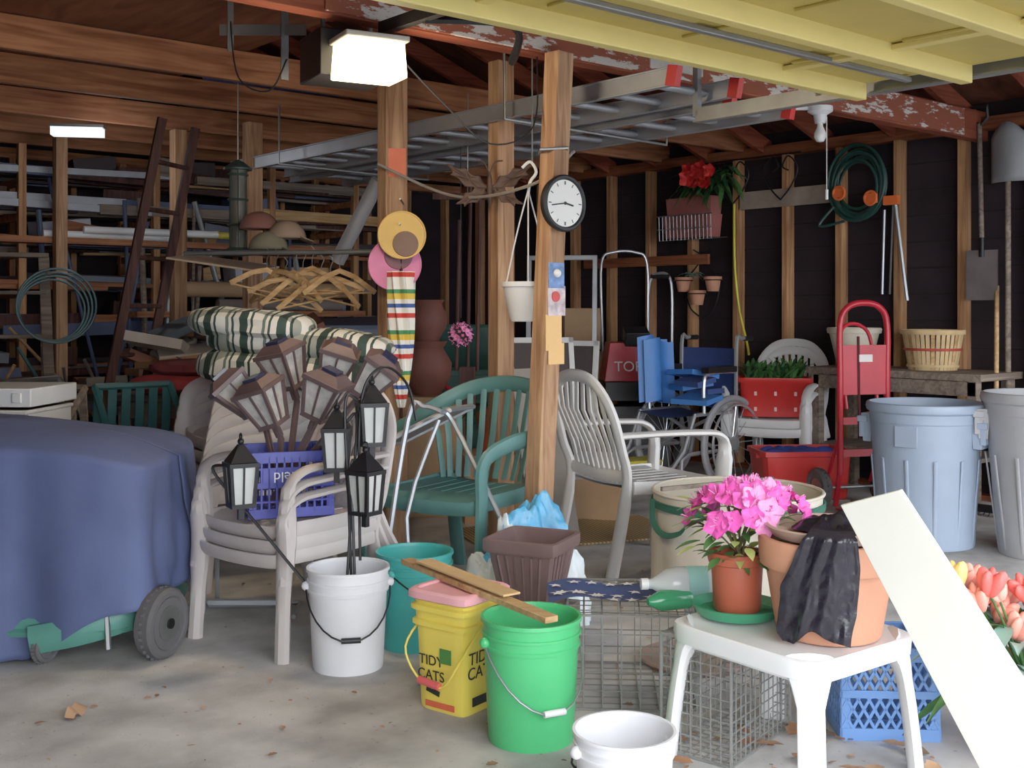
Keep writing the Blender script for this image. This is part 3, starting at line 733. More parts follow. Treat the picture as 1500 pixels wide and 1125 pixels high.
b.tube([(-1.65,5.1,.25),(-1.65,5.12,.7),(-2.3,5.12,.74),(-2.3,5.1,.25)],.015,blackm)
b.done('lawn_mower')
b=M(); b.box((0,0,.45),(.7,.45,.9),cream_p); b.box((0,0,.96),(.74,.49,.09),white_p); b.box((0,-.02,.89),(.72,.5,.02),cream_p)
for i in range(6): b.box((-.3+.12*i,-.247,.96),(.05,.012,.05),white_p)
b.done('white_storage_cabinet',(-2.68,5.72,0),-4,bevel=.012)
b=M()
b.tube(cr([(-.43,5.3,0),(-.5,5.35,.4),(-.35,5.4,.86)],3),.011,alu)
b.tube(cr([(-.34,5.40,.90),(-.42,5.42,.92),(-.5,5.42,.86),(-.62,5.3,.02)],5),.013,alu); b.tube(cr([(-.34,5.40,.90),(-.28,5.42,.84),(-.05,5.2,.42)],5),.013,alu)
b.quad((-.66,5.45,.72),(-.30,5.47,.90),(-.20,5.9,.88),(-.56,5.88,.70),.018,mat('tray_top',(138,124,118),.5))
b.tube([(-.66,5.45,.72),(-.30,5.47,.90),(-.20,5.9,.88),(-.56,5.88,.70)],.012,alu,closed=True)
b.done('folding_tray_table')
b=M()
b.tube([(-1.50,4.98,.012),(-1.50,5.3,.012),(-1.0,5.3,.012),(-.98,5.05,.012)],.011,alu); b.tube([(-1.4,5.12,.012),(-1.4,5.12,.42),(-1.4,5.35,.42),(-1.4,5.35,.012)],.011,alu)
b.tube([(-1.4,5.2,.035),(-1.02,5.2,.035)],.02,alu)
b.done('folded_chair_frame')
# ---------------------------------------------------------------- right side
def trash(name,loc,m,r,h,rot=0,taper=.83):
    b=M(); rb=r*taper
    b.lathe([(0,.01),(rb-.01,.01),(rb,0),(rb+.005,.015),(r*.955,h*.86),(r*.97,h*.865),(r*.97,h*.9),(r*.985,h*.93),(r*1.03,h*.94),(r*1.05,h*.965),(r*1.03,h*.995),(r*.98,h),(r*.955,h*.97),(rb*.97,.04),(0,.04)],m,n=48)
    for i in range(24):
        a=2*pi*i/24
        if i%2==0: b.sweep([((rb+.001)*cos(a),(rb+.001)*sin(a),.03),(r*.952*cos(a),r*.952*sin(a),h*.62)],.012,.006,m,side=(-sin(a),cos(a),0))
    for s in (-1,1):
        b.box((s*r*1.0,0,h*.80),(.05,.17,.17),m,top=(1.5,1)); b.box((s*r*1.08,0,h*.86),(.06,.2,.035),m)
        b.box((s*r*1.1,0,h*.79),(.03,.18,.1),m)
    b.box((0,-r*.96,h*.78),(.13,.012,.12),m)
    return b.done(name,loc,rot,bevel=.004)
trash('trash_can',(2.46,6.7,0),mat('blue_grey_plastic',(154,170,192),.45,var=.05),.325,.84,rot=-40)
trash('trash_can',(3.0,6.38,0),mat('grey_plastic',(166,166,170),.45,var=.05),.31,.92,rot=-20,taper=.72)
b=M(); canv=mat('beige_canvas',(212,202,184),.9,var=.08,scale=4,bump=.3,bscale=20); gtr=mat('green_webbing',(44,98,80),.8)
def binf(u,w):
    a=2*pi*u; n=noise.noise(Vector((cos(a)*2,sin(a)*2,w*2.2))); r=.395*(1+.07*n*(1-w*.6)+.02*(1-w)+.012*sin(14*a)*(1-w))
    return (r*cos(a),r*sin(a),.53*w+.012*noise.noise(Vector((cos(a)*2,sin(a)*2,5)))*w)
b.grid(binf,80,14,canv)
b.grid(lambda u,w:(lambda p:(p[0]*.98,p[1]*.98,max(p[2],.01)))(binf(1-u,w)),64,10,mat('bin_inner',(196,186,166),.9,var=.05))
b.disc((0,0,.012),.39,.01,canv); b.ring((0,0,.53),.397,.009,canv,n=56); b.ring((0,0,.49),.403,.005,gtr,n=56)
for a0 in (pi*1.15,pi*1.62,pi*.2):
    pts=[(.415*cos(a0+d),.415*sin(a0+d),z) for d,z in ((-.32,.50),(-.3,.40),(-.1,.36),(.1,.36),(.3,.40),(.32,.50))]
    b.sweep(cr(pts,4),.016,.004,gtr,side=(0,0,1))
b.sweep([(.404*cos(a),.404*sin(a),.475) for a in [2*pi*i/48 for i in range(48)]],.018,.003,gtr,side=(0,0,1),closed=True)
b.done('canvas_yard_bin',(1.07,5.35,0))
b=M(); b.beam((.69,5.2,.56),(1.3,5.62,.545),.02,.015,W_grey); b.done('garden_stake')
# hand truck
b=M()
loop=cr([(-.18,0,.25),(-.18,0,.9),(-.18,-.0,1.28),(-.12,.0,1.4),(0,.0,1.43),(.12,0,1.4),(.18,0,1.28),(.18,0,.9),(.18,0,.25)],5); b.tube(loop,.022,redm,n=10)
b.tube(cr([(-.12,.02,.7),(-.12,.1,1.15),(-.06,.14,1.27),(.06,.14,1.27),(.12,.1,1.15),(.12,.02,.7)],5),.013,redm,n=8)
b.box((0,-.005,.97),(.36,.012,.34),redm); b.box((0,-.02,1.05),(.1,.02,.05),paperw); b.box((0,0,.62),(.36,.02,.05),redm); b.box((0,0,.4),(.36,.02,.05),redm)
for x in (-.18,.18): b.tube([(x,0,.28),(x,.06,.03)],.018,redm); b.tube([(x,0,.55),(x*.95,.2,.17)],.012,redm)
b.box((0,-.12,.02),(.42,.26,.01),redm); b.cyl((-.24,.16,.14),(.24,.16,.14),.012,galv)
for x in (-.25,.25): wheel(b,(x,.16,.14),.14,.05,(1,0,0))
b.tube([(-.05,-.012,1.2),(-.04,-.012,.5)],.01,mat('dark_strap',(80,20,30),.7))
b.done('red_hand_truck',(2.42,7.75,0),14)
b=M(); 
b.box((7.6,4.45,.92),(.6,1.4,.05),W_grey)
for v in (7.36,7.84):
    for t in (3.83,5.08): b.box((v,t,.45),(.07,.07,.9),W_grey)
b.box((7.6,4.45,.35),(.52,1.3,.03),W_grey)
b.box((7.34,4.45,.84),(.03,1.3,.1),W_grey)
gdone(b,'workbench',bevel=.004)
b=M(); bw=mat('basket_wood',(206,174,126),.8,var=.15,scale=12)
for i in range(36):
    a=2*pi*i/36; b.sweep([(.165*cos(a),.165*sin(a),0),(.215*cos(a),.215*sin(a),.29)],.0185,.003,bw if i%5 else W_lt,side=(-sin(a),cos(a),0),n=4)
for z,r,h in ((.275,.222,.018),(.15,.2,.01),(.03,.178,.012)):
    b.sweep([(r*cos(2*pi*i/40),r*sin(2*pi*i/40),z) for i in range(40)],h,.005,bw if z!=.15 else mat('basket_band',(170,60,50),.7),side=(0,0,1),closed=True)
b.disc((0,0,.005),.165,.01,bw); b.disc((0,0,.26),.205,.01,mat('dry_straw',(150,120,76),.95,var=.4,scale=40,bump=1))
b.done('bushel_basket',(3.07,8.22,.945))
pot('cream_planter_bowl',(2.60,8.56,.945),mat('cream_ceramic',(216,206,186),.5),.2,.12,.3,rim=.15)
b=M(); b.lathe([(0,0),(.95,0),(.97,.02),(1.04,.26),(1.1,.265),(1.1,.30),(1.03,.30),(.98,.24),(0,.24)],redp,sq=14,n=48)
b.v=[(x*.26,y*.14,z) for x,y,z in b.v]
for i in range(3):
    for z in (.06,.18): b.box((-.15+.15*i,-.14-(z-.06)*.09,z),(.02,.008,.03),mat('white_speck',(232,190,180),.6))
dkl=mat('dark_leaf',(40,76,44),.6)
for i in range(220):
    a=U(0,2*pi); leaf(b,(U(-.22,.22),U(-.08,.08),U(.24,.3)),(cos(a)*.6,sin(a)*.6,U(.5,1.8)),U(.16,.32),U(.02,.04),leafg if i%3 else dkl,droop=.4)
b.done('red_planter_box',(2.05,8.80,.555),-10,ang=80)
b=M(); b.lathe([(0,0),(.9,0),(.93,.01),(1,.3),(1.06,.305),(1.06,.34),(.99,.34),(.9,.03),(0,.03)],redp,sq=10,n=48); b.v=[(x*.32,y*.21,z) for x,y,z in b.v]
for i in range(14): b.ball((U(-.22,.22),U(-.12,.12),.31),(U(.05,.1),U(.04,.08),.04),mat('blue_rag',(50,70,160),.8),rot=Euler((0,0,U(0,3))))
for s in (-1,1): b.box((s*.33,0,.3),(.03,.16,.03),redp)
b.done('red_tote',(2.08,8.15,.04),5)
b=M(); b.box((0,0,.02),(.6,.4,.035),W_grey); b.done('wooden_plank',(2.08,8.15,0),5)
# wheelchair
b=M(); bl=mat('blue_vinyl',(66,128,206),.5,var=.08); tyre=mat('grey_tyre',(150,150,156),.6); nv=mat('navy_vinyl',(44,60,110),.6)
for x in (-.3,.3):
    c=Vector((x,.12,.33)); b.ring(c,.315,.02,tyre,(1,0,0),40,8); b.ring(c,.285,.011,chrome,(1,0,0),40); b.ring(c+Vector((.045*(1 if x>0 else -1),0,0)),.27,.009,chrome,(1,0,0),40)
    b.disc(c,.045,.06,chrome,(1,0,0))
    for i in range(18):
        a=2*pi*i/18; b.cyl(c,c+Vector((0,.29*cos(a),.29*sin(a))),.0035,chrome,n=4)
    xi=x*.82
    b.ring((xi,-.38,.09),.075,.014,rubber,(1,0,0),24,8); b.disc((xi,-.38,.09),.06,.02,chrome,(1,0,0))
    b.tube([(xi,-.38,.09),(xi,-.36,.25),(xi,-.28,.28),(xi,.2,.28)],.014,chrome)
    b.tube(cr([(xi,.24,.25),(xi,.24,1.0),(xi,.30,1.05),(xi,.40,1.05)],4),.015,chrome); b.cyl((xi,.33,1.05),(xi,.42,1.05),.018,black)
    b.tube([(xi,.24,.54),(xi,-.22,.54),(xi,-.34,.3),(xi,-.52,.15)],.014,chrome); b.tube(cr([(xi,.24,.82),(xi,-.05,.82),(xi,-.12,.76),(xi,-.12,.54)],4),.013,chrome)
    b.box((xi,.05,.84),(.06,.32,.04),black); b.box((xi*.8,-.56,.13),(.14,.16,.012),black,rot=(20,0,0))
b.grid(lambda u,w:(-.245+.49*u,-.24+.46*w,.54-.03*sin(pi*u)),8,4,nv); b.grid(lambda u,w:(-.245+.49*u,.24+.04*sin(pi*u),.62+.36*w),8,4,nv)
b.beam((-.24,.0,.3),(.24,.0,.52),.02,.02,chrome); b.beam((.24,.0,.3),(-.24,.0,.52),.02,.02,chrome)
b.grid(lambda u,w:(-.2+.05*sin(6*u)-.02*w,-.28+.34*u,.6+.46*w+.02*sin(5*u)),12,8,bl); b.grid(lambda u,w:(-.15+.05*sin(6*u)-.02*w,-.27+.34*u,.6+.44*w+.02*sin(5*u)),12,8,bl)
for i in range(6): b.box((U(.0,.2),U(-.12,.1),.60+.04*i),(U(.2,.3),U(.16,.26),.035),bl if i%2 else mat('navy_bag',(52,74,130),.8),rot=(U(-12,12),U(-12,12),U(-30,30)))
b.done('wheelchair',(1.36,8.75,0),-48,1.1)
b=M()
b.box((0,0,.92),(.5,.34,.32),redm,top=(.8,.75)); b.box((0,-.02,.68),(.5,.38,.16),black); b.box((0,-.2,.32),(.56,.3,.5),blackm,top=(.9,.7)); b.box((.02,-.12,1.13),(.2,.16,.12),black,rot=(20,0,0))
for x in (-.28,.28): wheel(b,(x,.1,.15),.15,.07,(1,0,0))
b.tube(cr([(-.2,.15,.6),(-.2,.3,1.2),(-.2,.34,1.75),(-.1,.34,1.85),(.1,.34,1.85),(.2,.34,1.75),(.2,.3,1.2),(.2,.15,.6)],5),.014,chrome)
sb=b.done('snow_thrower',(1.02,9.65,0),4,1.02,bevel=.02)
text('TORO',.12,Matrix.Translation((0,-.175,.88))@Matrix.Rotation(radians(78),4,'X'),paperw,sb)
def frame(name,c,w,h,rot,m,t=.04,fill=None):
    b=M()
    b.box((0,0,t/2),(w,.03,t),m); b.box((0,0,h-t/2),(w,.03,t),m)
    for s in (-1,1): b.box((s*(w/2-t/2),0,h/2),(t,.03,h),m)
    b.box((0,0,h*.45),(w,.02,t*.7),m)
    if fill: b.box((0,0,h/2),(w-t,.004,h-t),fill)
    b.done(name,c,rot,bevel=.003)
frame('storm_window_frame',(.40,9.4,0),.6,1.85,(-6,0,-8),alu)
frame('window_screen',(.26,8.1,0),.5,1.2,(-12,0,12),cream_p,fill=mat('dark_mesh',(70,60,58),.8))
frame('window_screen',(.44,8.6,0),.36,1.15,(-8,0,-25),cream_p,fill=mat('dark_mesh',(60,50,48),.8))
b=M(); b.box((0,0,.25),(.5,.4,.5),card); b.box((0,-.22,.52),(.5,.1,.01),card,rot=(30,0,0)); b.box((.0,0,.75),(.42,.36,.48),card); b.box((0,-.183,.75),(.42,.002,.05),mat('packing_tape',(190,160,110),.3)); b.box((0,0,1.2),(.36,.3,.38),card)
b.done('cardboard_boxes',(.60,10.5,0),20,bevel=.004)
# ---------------------------------------------------------------- right wall hangings (garage axes)
b=M(); hosem=mat('green_hose',(30,62,56),.45); orange=mat('orange_plastic',(238,110,54),.45)
for i in range(9):
    b.ring((7.8-.02*(i%3),5.0+U(-.02,.02),2.36+U(-.03,.03)),.19+.011*i,.012,hosem,(1,0,0),36,6,sc=(.9,1.08))
for t,z in ((5.12,2.30),(4.84,2.24)): b.box((7.72,t,z),(.05,.07,.07),orange); b.ring((7.7,t,z),.05,.012,orange,(1,0,0),16)
b.tube(cr([(7.75,5.2,2.2),(7.7,5.3,2.05),(7.75,5.1,2.08)],5),.012,hosem)
gdone(b,'garden_hose')
b=M()
b.cyl((7.8,4.0,1.78),(7.8,4.02,2.72),.018,W_grey,n=10)
b.box((7.8,4.0,1.63),(.012,.23,.36),mat('old_steel',(120,110,108),.6,.3,var=.2)); b.cyl((7.8,4.0,1.76),(7.8,4.0,1.9),.022,blackm)
b.tube([(7.8,4.02,2.7),(7.8,3.96,2.76),(7.8,3.96,2.84),(7.8,4.08,2.84),(7.8,4.08,2.76),(7.8,4.02,2.7)],.014,black)
gdone(b,'spade')
b=M()
b.cyl((7.74,3.78,.3),(7.78,3.80,2.3),.018,W_grey,n=10)
b.grid(lambda u,w:(7.78-.05*sin(pi*u),3.66+.26*u,2.28+.42*w*(1-.25*(2*u-1)**2)),10,8,mat('dull_steel',(140,142,146),.5,.3)); gdone(b,'scoop_shovel',solid=.004)
for k,(t,h,m) in enumerate(((4.1,1.55,W_lt),(3.72,1.45,W_grey),(3.6,1.3,W_lt))):
    b=M(); b.cyl((7.3-.1*k,t-.45,0.02),(7.82,t-.2,h),.016,m,n=10)
    b.box((7.3-.1*k,t-.45,.05),(.03,.3,.05),blackm)
    for i in range(9): b.cyl((7.3-.1*k,t-.59+.035*i,.04),(7.27-.1*k,t-.59+.035*i,.005),.004,blackm,n=5)
    gdone(b,'garden_rake')
b=M()
b.tube([(7.82,4.75,1.5),(7.82,4.72,2.2)],.012,blackm); b.tube([(7.82,4.6,1.45),(7.82,4.7,2.2)],.014,alu); b.tube([(7.8,4.8,1.5),(7.8,4.78,2.15)],.01,alu); b.box((7.8,4.72,2.22),(.04,.12,.07),orange)
gdone(b,'pruning_loppers')
b=M(); b.box((7.84,5.7,2.32),(.02,1.0,.15),mat('old_white_board',(150,134,120),.8,var=.25)); gdone(b,'trim_3')
b=M(); brick=mat('brick_plastic',(158,90,84),.7,var=.15)
b.box((7.74,6.66,2.12),(.16,.5,.2),brick,top=(1.1,1.08)); b.box((7.76,6.66,2.3),(.14,.5,.16),brick,top=(1.1,1.05))
for i in range(15): b.tube([(7.86,6.36+.043*i,2.02),(7.64,6.36+.043*i,2.0),(7.63,6.36+.043*i,2.22)],.004,galv,n=5)
b.tube([(7.63,6.34,2.22),(7.63,6.98,2.22)],.006,galv); b.tube([(7.63,6.34,2.1),(7.63,6.98,2.1)],.005,galv)
gdone(b,'wall_planter_basket')
b=M(); 
for (t,z) in ((6.62,1.5),(6.78,1.62),(6.44,1.62)):
    b.lathe([(0,0),(.05,0),(.07,.1),(.08,.1),(.08,.13),(.07,.13),(.06,.1),(0,.1)],terra,c=(7.76,t,z-.08),n=20); b.ring((7.76,t,z+.02),.085,.005,blackm)
for i in range(36):
    a=U(0,2*pi); leaf(b,(7.76,6.68,1.68),(cos(a),sin(a),U(.2,1.2)),U(.08,.16),.025,leafb,droop=.6)
for sg in (-1,1):
    b.tube(cr([(7.85,6.64,1.3),(7.85,6.64+sg*.14,1.4),(7.85,6.64+sg*.2,1.62),(7.85,6.64+sg*.08,1.75),(7.85,6.64,1.85),(7.85,6.64+sg*.1,1.92)],6),.007,blackm)
gdone(b,'wall_pot_bracket')
b=M()
for t0 in (5.75,6.25,6.75):
    for sg in (-1,1):
        b.tube(cr([(7.8,t0,2.3),(7.8,t0+sg*.1,2.4),(7.8,t0+sg*.17,2.55),(7.8,t0+sg*.08,2.66),(7.8,t0+sg*.02,2.58),(7.8,t0+sg*.08,2.54)],6),.007,blackm)
b.tube([(7.8,5.55,2.68),(7.8,6.95,2.68)],.007,blackm)
gdone(b,'iron_scroll_bracket')
b=M(); c0=Vector((7.7,6.4,2.54)); rf=mat('red_petal',(218,46,42),.6,var=.2)
for i in range(110): 
    a=U(0,2*pi); leaf(b,c0+Vector((0,U(-.22,.22),U(-.08,.08))),(-abs(cos(a)),sin(a)*1.3,U(-.7,.7)),U(.14,.26),.045,leafg if i%2 else dkl,droop=.5)
for i in range(12): blossom(b,c0+Vector((-.16+U(-.03,.02),U(-.14,.14),U(-.08,.06))),(-1,U(-.4,.4),U(-.2,.5)),U(.06,.08),rf,rf)
gdone(b,'red_flower_basket',ang=180)
b=M(); b.tube(cr([(7.82,6.25,2.3),(7.80,6.23,1.8),(7.82,6.2,1.4),(7.80,6.1,1.1),(7.7,6.0,1.0)],8),.01,mat('yellow_cord',(220,210,50),.5)); gdone(b,'extension_cord')
b=M(); b.lathe([(0,.0),(.075,0),(.075,-.03),(.04,-.05),(.032,-.1),(.0,-.1)],white_p,n=24)
b.lathe([(.016,-.1),(.018,-.12),(.036,-.16),(.036,-.185),(.022,-.21),(0,-.215)],mat('bulb_glass',(240,240,236),.15),n=20)
b.tube([(.04,0,-.06),(.04,0,-.52)],.003,paperw); b.cyl((.04,0,-.5),(.04,0,-.56),.009,white_p); b.box((-.14,.0,-.01),(.2,.02,.02),white_p)
b.done('ceiling_bulb_socket',(1.86,6.80,2.61))
# ---------------------------------------------------------------- post items
fn=Vector((ST,-CT,0))
b=M(); cc=Vector((.235,5.27,1.885))
b.disc(cc,.125,.03,blackm,fn,40); b.ring(cc+fn*.015,.122,.013,black,fn,44,8); b.disc(cc+fn*.017,.114,.004,paperw,fn,40)
sv=Vector((CT,ST,0))
for i in range(12):
    a=2*pi*i/12; p=cc+fn*.0205+sv*.095*sin(a)+Vector((0,0,.095*cos(a))); b.beam(p-(sv*sin(a)+Vector((0,0,cos(a))))*.008,p+(sv*sin(a)+Vector((0,0,cos(a))))*.008,.004 if i%3 else .008,.002,mat('clock_mark',(90,90,92),.5),side=sv)
b.beam(cc+fn*.022,cc+fn*.022+sv*(-.085)+Vector((0,0,-.012)),.006,.002,black,side=(0,0,1)); b.beam(cc+fn*.023,cc+fn*.023+sv*.05+Vector((0,0,-.01)),.008,.002,black,side=(0,0,1)); b.disc(cc+fn*.022,.008,.004,black,fn,12)
b.done('wall_clock')
b=M(); pf=lambda z:Vector((.105+.12*z/2.72,5.36,z))+fn*.0+Vector((0,0,0))
def plate(z,w,h,m,off,dx=0):
    p=pf(z)+Vector((ST,-CT,0))*(.052+off)+sv*dx; b.quad(p-sv*w/2-Vector((0,0,h/2)),p+sv*w/2-Vector((0,0,h/2)),p+sv*w/2+Vector((0,0,h/2)),p-sv*w/2+Vector((0,0,h/2)),.003,m)
plate(1.55,.1,.12,mat('blue_print',(110,140,190),.6,var=.4,scale=30),.002,.0); plate(1.43,.11,.14,mat('photo_print',(206,188,190),.6,var=.35,scale=26),.001,.01); b.disc(pf(1.45)+fn*.06,.025,.004,redp,fn,16); b.ball(pf(1.56)+fn*.06,.02,paperw)
b.done('photo_magnet')
b=M(); plate(1.28,.1,.17,mat('orange_paper',(240,190,124),.8,var=.04),.0005,.0); plate(1.18,.1,.1,mat('orange_paper',(240,170,96),.8),.004,.02); b.done('paper_note')
b=M(); p=Vector((-.65,6.39,2.22)); b.quad(p+Vector((-.05,-.01,-.08)),p+Vector((.05,-.01,-.08)),p+Vector((.05,-.01,.08)),p+Vector((-.05,-.01,.08)),.003,mat('salmon_paper',(236,124,92),.8)); b.done('paper_note')
b=M(); 
b.tube([(.135,5.29,2.14),(.26,5.29,2.15),(.26,5.43,2.15),(.13,5.43,2.14)],.008,galv,closed=True); b.done('wire_tie')
b=M(); px,py=.08,5.58
b.lathe([(0,0),(.085,0),(.09,.01),(.125,.17),(.133,.172),(.133,.195),(.12,.195),(.08,.02),(0,.02)],white_p,c=(px,py,1.33),n=32)
for a in (.5,2.6,4.7): b.tube(cr([(px+.128*cos(a),py+.128*sin(a),1.51),(px+.07*cos(a),py+.07*sin(a),1.75),(px,py,1.98)],4),.004,white_p,n=5)
b.tube(cr([(px,py,1.96),(px+.01,py,2.02),(px+.04,py,2.07),(px+.01,py,2.12),(px-.03,py,2.09)],5),.008,white_p)
b.tube([(px+.02,py,2.11),(px+.02,py,2.68)],.004,galv)
b.done('hanging_flower_pot')
b=M(); bt=mat('rusty_bronze',(84,62,52),.6,.4,var=.3,scale=20); bc=Vector((-.12,6.05,2.03))
for sg in (-1,1):
    for (dx,dz,rx,rz,an) in ((.11,.055,.12,.036,.5),(.085,-.035,.09,.032,-.55)):
        def f(u,w,sg=sg,dx=dx,dz=dz,rx=rx,rz=rz,an=an):
            a=2*pi*u; x=rx*w*cos(a)*(1+.2*sin(5*a)); z=rz*w*sin(a)*(1+.3*sin(7*a))
            return (bc.x+sg*(dx+x*cos(an)-z*sin(an)),bc.y-.03-.12*abs(dx+x)*w,bc.z+dz+x*sin(an)+z*cos(an))
        b.grid(f,40,3,bt)
b.ball(bc+Vector((0,-.04,0)),(.014,.014,.09),bt); b.tube(cr([bc+Vector((0,-.04,.08)),bc+Vector((.03,-.05,.14)),bc+Vector((.07,-.05,.15))]),.003,bt); b.tube(cr([bc+Vector((0,-.04,.08)),bc+Vector((-.03,-.05,.14)),bc+Vector((-.07,-.05,.15))]),.003,bt)
b.done('metal_butterfly',solid=.003)
def hat(name,c,r,m,m2,off):
    b=M(); n=Vector((.15,-1,.05)).normalized(); q=n.to_track_quat('Z','Y').to_matrix().to_4x4(); b.T=Matrix.Translation(c)@q
    b.disc((0,0,0),r,.006,m,n=36); b.ring((0,0,.003),r,.005,m,n=36); b.T=b.T@Matrix.Translation((off[0],off[1],0))
    b.lathe([(r*.55,.004),(r*.53,.012),(r*.4,.014),(0,.014)],m2,n=36); b.T=Matrix.Identity(4); b.done(name)
hat('sun_visor',(-.655,6.30,1.64),.145,mat('pink_straw',(226,130,170),.8),mat('pink_dark',(130,90,96),.8),(.02,.05))
hat('sun_visor',(-.61,6.24,1.80),.13,mat('yellow_straw',(230,186,104),.8),mat('brown_dark',(126,98,84),.8),(.02,-.05))
umb=stripes('umbrella_stripes',2,4.4,[(0,(240,236,226)),(.2,(206,60,50)),(.32,(240,236,226)),(.45,(60,90,160)),(.55,(240,236,226)),(.66,(226,190,70)),(.8,(70,140,90)),(.9,(240,236,226))])
b=M()
def uf(u,w):
    a=2*pi*u; r=(.018+.05*sin(pi*min(w*.62+.38,1))**.8)*(1+.22*sin(8*a)); return (r*cos(a+w*1.2),r*sin(a+w*1.2),.76-.76*w)
b.grid(uf,64,14,umb); b.cyl((0,0,-.06),(0,0,.95),.009,W_dark); b.tube(cr([(0,0,.93),(0,0,1.0),(.03,0,1.03),(.06,0,.99)],4),.01,W_dark)
b.done('striped_umbrella',(-.62,6.30,.84),(0,0,0))
b=M(); b.cyl((-.62,6.43,1.99),(-.62,6.24,2.0),.005,galv); b.cyl((-.62,6.43,1.85),(-.62,6.2,1.86),.005,galv); b.done('coat_hook')
# ---------------------------------------------------------------- left/back clutter
b=M()
for dx,dy in ((0,0),(.10,.40)):
    b.beam((-2.62+dx,6.8+dy,0),(-2.22+dx,7.15+dy,2.6),.055,.03,W_dark,side=(CT,ST,0))
for i in range(8):
    f=(i+.6)/8.5; a=Vector((-2.62+.4*f,6.8+.35*f,2.6*f)); b.cyl(a,a+Vector((.10,.40,0)),.016,W_dark,n=8)
b.done('wooden_ladder')
b=M(); gm=mat('green_grey_metal',(58,76,70),.5,.3,var=.2)
b.lathe([(0,.62),(.04,.6),(.09,.56),(.09,.55),(0,.55)],gm); b.cyl((0,0,.05),(0,0,.56),.05,mat('feeder_tube',(110,108,100),.2,trans=.3),n=20)
for z in (.05,.2,.36,.52): b.ring((0,0,z),.06,.008,gm)
for i in range(6): b.cyl((.055*cos(i),.055*sin(i),.05),(.055*cos(i),.055*sin(i),.55),.004,gm,n=5)
b.lathe([(0,.0),(.1,.01),(.11,.04),(.1,.045),(0,.03)],gm); b.tube([(0,0,.6),(0,0,1.1)],.004,galv)
b.done('bird_feeder',(-1.74,7.15,1.72))
b=M(); b.cyl((-1.95,6.7,1.72),(-.75,6.48,1.72),.014,galv)
for i in range(9):
    x=-1.44+.055*i; y=6.62-.01*i; yaw=(-1)**i*U(.1,.75); z=1.60+U(-.04,.03); h2=.23*U(.9,1.1); dx=cos(yaw)*h2; dy_=sin(yaw)*h2; tl=U(-.06,.06)
    b.tube(cr([(x,y,z),(x,y,z+.06),(x+.015,y,z+.1),(x-.005,y,z+.13)],3),.003,galv,n=5)
    e0=(x-dx,y-dy_,z-.13-tl); e1=(x+dx,y+dy_,z-.13+tl)
    b.sweep([e0,(x-dx*.4,y-dy_*.4,z-.035-tl*.4),(x,y,z),(x+dx*.4,y+dy_*.4,z-.035+tl*.4),e1],.017,.007,W_lt,side=(0,0,1),n=6)
    b.cyl(e0,e1,.006,W_lt,n=6)
b.done('wooden_coat_hangers')
b=M(); 
for (x,y,z,c_) in ((-1.56,6.95,1.88,(130,84,74)),(-1.38,6.9,1.82,(150,126,106)),(-1.48,6.85,1.75,(120,114,94))):
    m=mat('cap_%d'%c_[0],c_,.85); 
    def f(u,w,x=x,y=y,z=z):
        a=2*pi*u;p=pi/2*w; return (x+.12*sin(p)*cos(a),y+.11*sin(p)*sin(a),z+.11*cos(p))
    b.grid(f,20,8,m); b.grid(lambda u,w:(x+.08*(w)*1.0+.08+.02*cos(u*3),y-.09+.16*u*(1),z-.015*sin(pi*u)-.03*w+.01),8,4,m)
b.cyl((-1.9,7.0,1.74),(-1.2,6.9,1.72),.012,W_dark)
b.done('baseball_caps',ang=70,solid=.003)
b=M(); b.quad((-2.15,7.0,1.70),(-1.6,7.0,1.62),(-1.55,7.5,1.66),(-2.1,7.5,1.74),.012,mat('tan_board',(186,160,132),.8)); b.done('hanging_board')
b=M(); b.cyl(Vector((-1.07,6.9,1.68)),Vector((-.80,6.75,2.16)),.045,mat('grey_pipe',(150,152,158),.5,.2)); b.done('drain_pipe')
b=M()
for v in (-.2,.6,1.7,2.8,3.9,5.0,5.9):
    b.box((v,9.35,1.35),(.06,.06,2.7),W_v); b.box((v,10.1,1.35),(.06,.06,2.7),W_v)
    for z in (.45,.8,1.15,1.5,1.82,2.12,2.4): b.box((v,9.75,z),(.045,.85,.06),W_x)
gdone(b,'lumber_rack',bevel=.003)
b=M(); cols=[W_grey,W_grey,W_dark,W_dark,W_x,mat('white_trim_paint',(170,174,182),.6),mat('grey_trim_paint',(106,112,130),.6),mat('blue_trim_paint',(70,82,112),.6),mat('dark_panel',(60,50,54),.8),mat('dark_panel_2',(44,38,44),.8),W_lt]
for z in (.48,.83,1.18,1.53,1.85,2.15,2.43):
    t=9.36
    while t<10.05:
        w=U(.05,.14); h=U(.03,.14); v0=U(-.3,1.5)
        while v0<5.6:
            L=min(U(.9,3.2),6.3-v0); b.box((v0+L/2,t+U(-.02,.02),z+h/2+U(0,.05)),(L,w*.9,h*U(.5,1)),random.choice(cols),rot=(0,U(-1.6,1.6),U(-1.5,1.5))); v0+=L*U(.6,1.1)
        t+=w
    for i in range(8):
        v=U(.8,5.8); b.box((v,9.42+U(0,.3),z+.17),(U(.15,.5),.25,U(.05,.2)),random.choice(cols),rot=(U(-6,6),U(-10,10),U(-20,20)))
gdone(b,'lumber_stack',bevel=.003)
b=M(); b.cyl((3.2,9.1,2.02),(4.3,9.0,2.02),.03,white_p); b.cyl((2.9,9.15,1.98),(4.0,9.1,1.98),.03,white_p); b.cyl((4.0,9.1,2.02),(4.8,9.05,2.02),.03,mat('yellow_pipe',(210,190,70),.5)); 
b.box((4,9.2,1.93),(3.6,.2,.05),W_x)
gdone(b,'plastic_pipe')
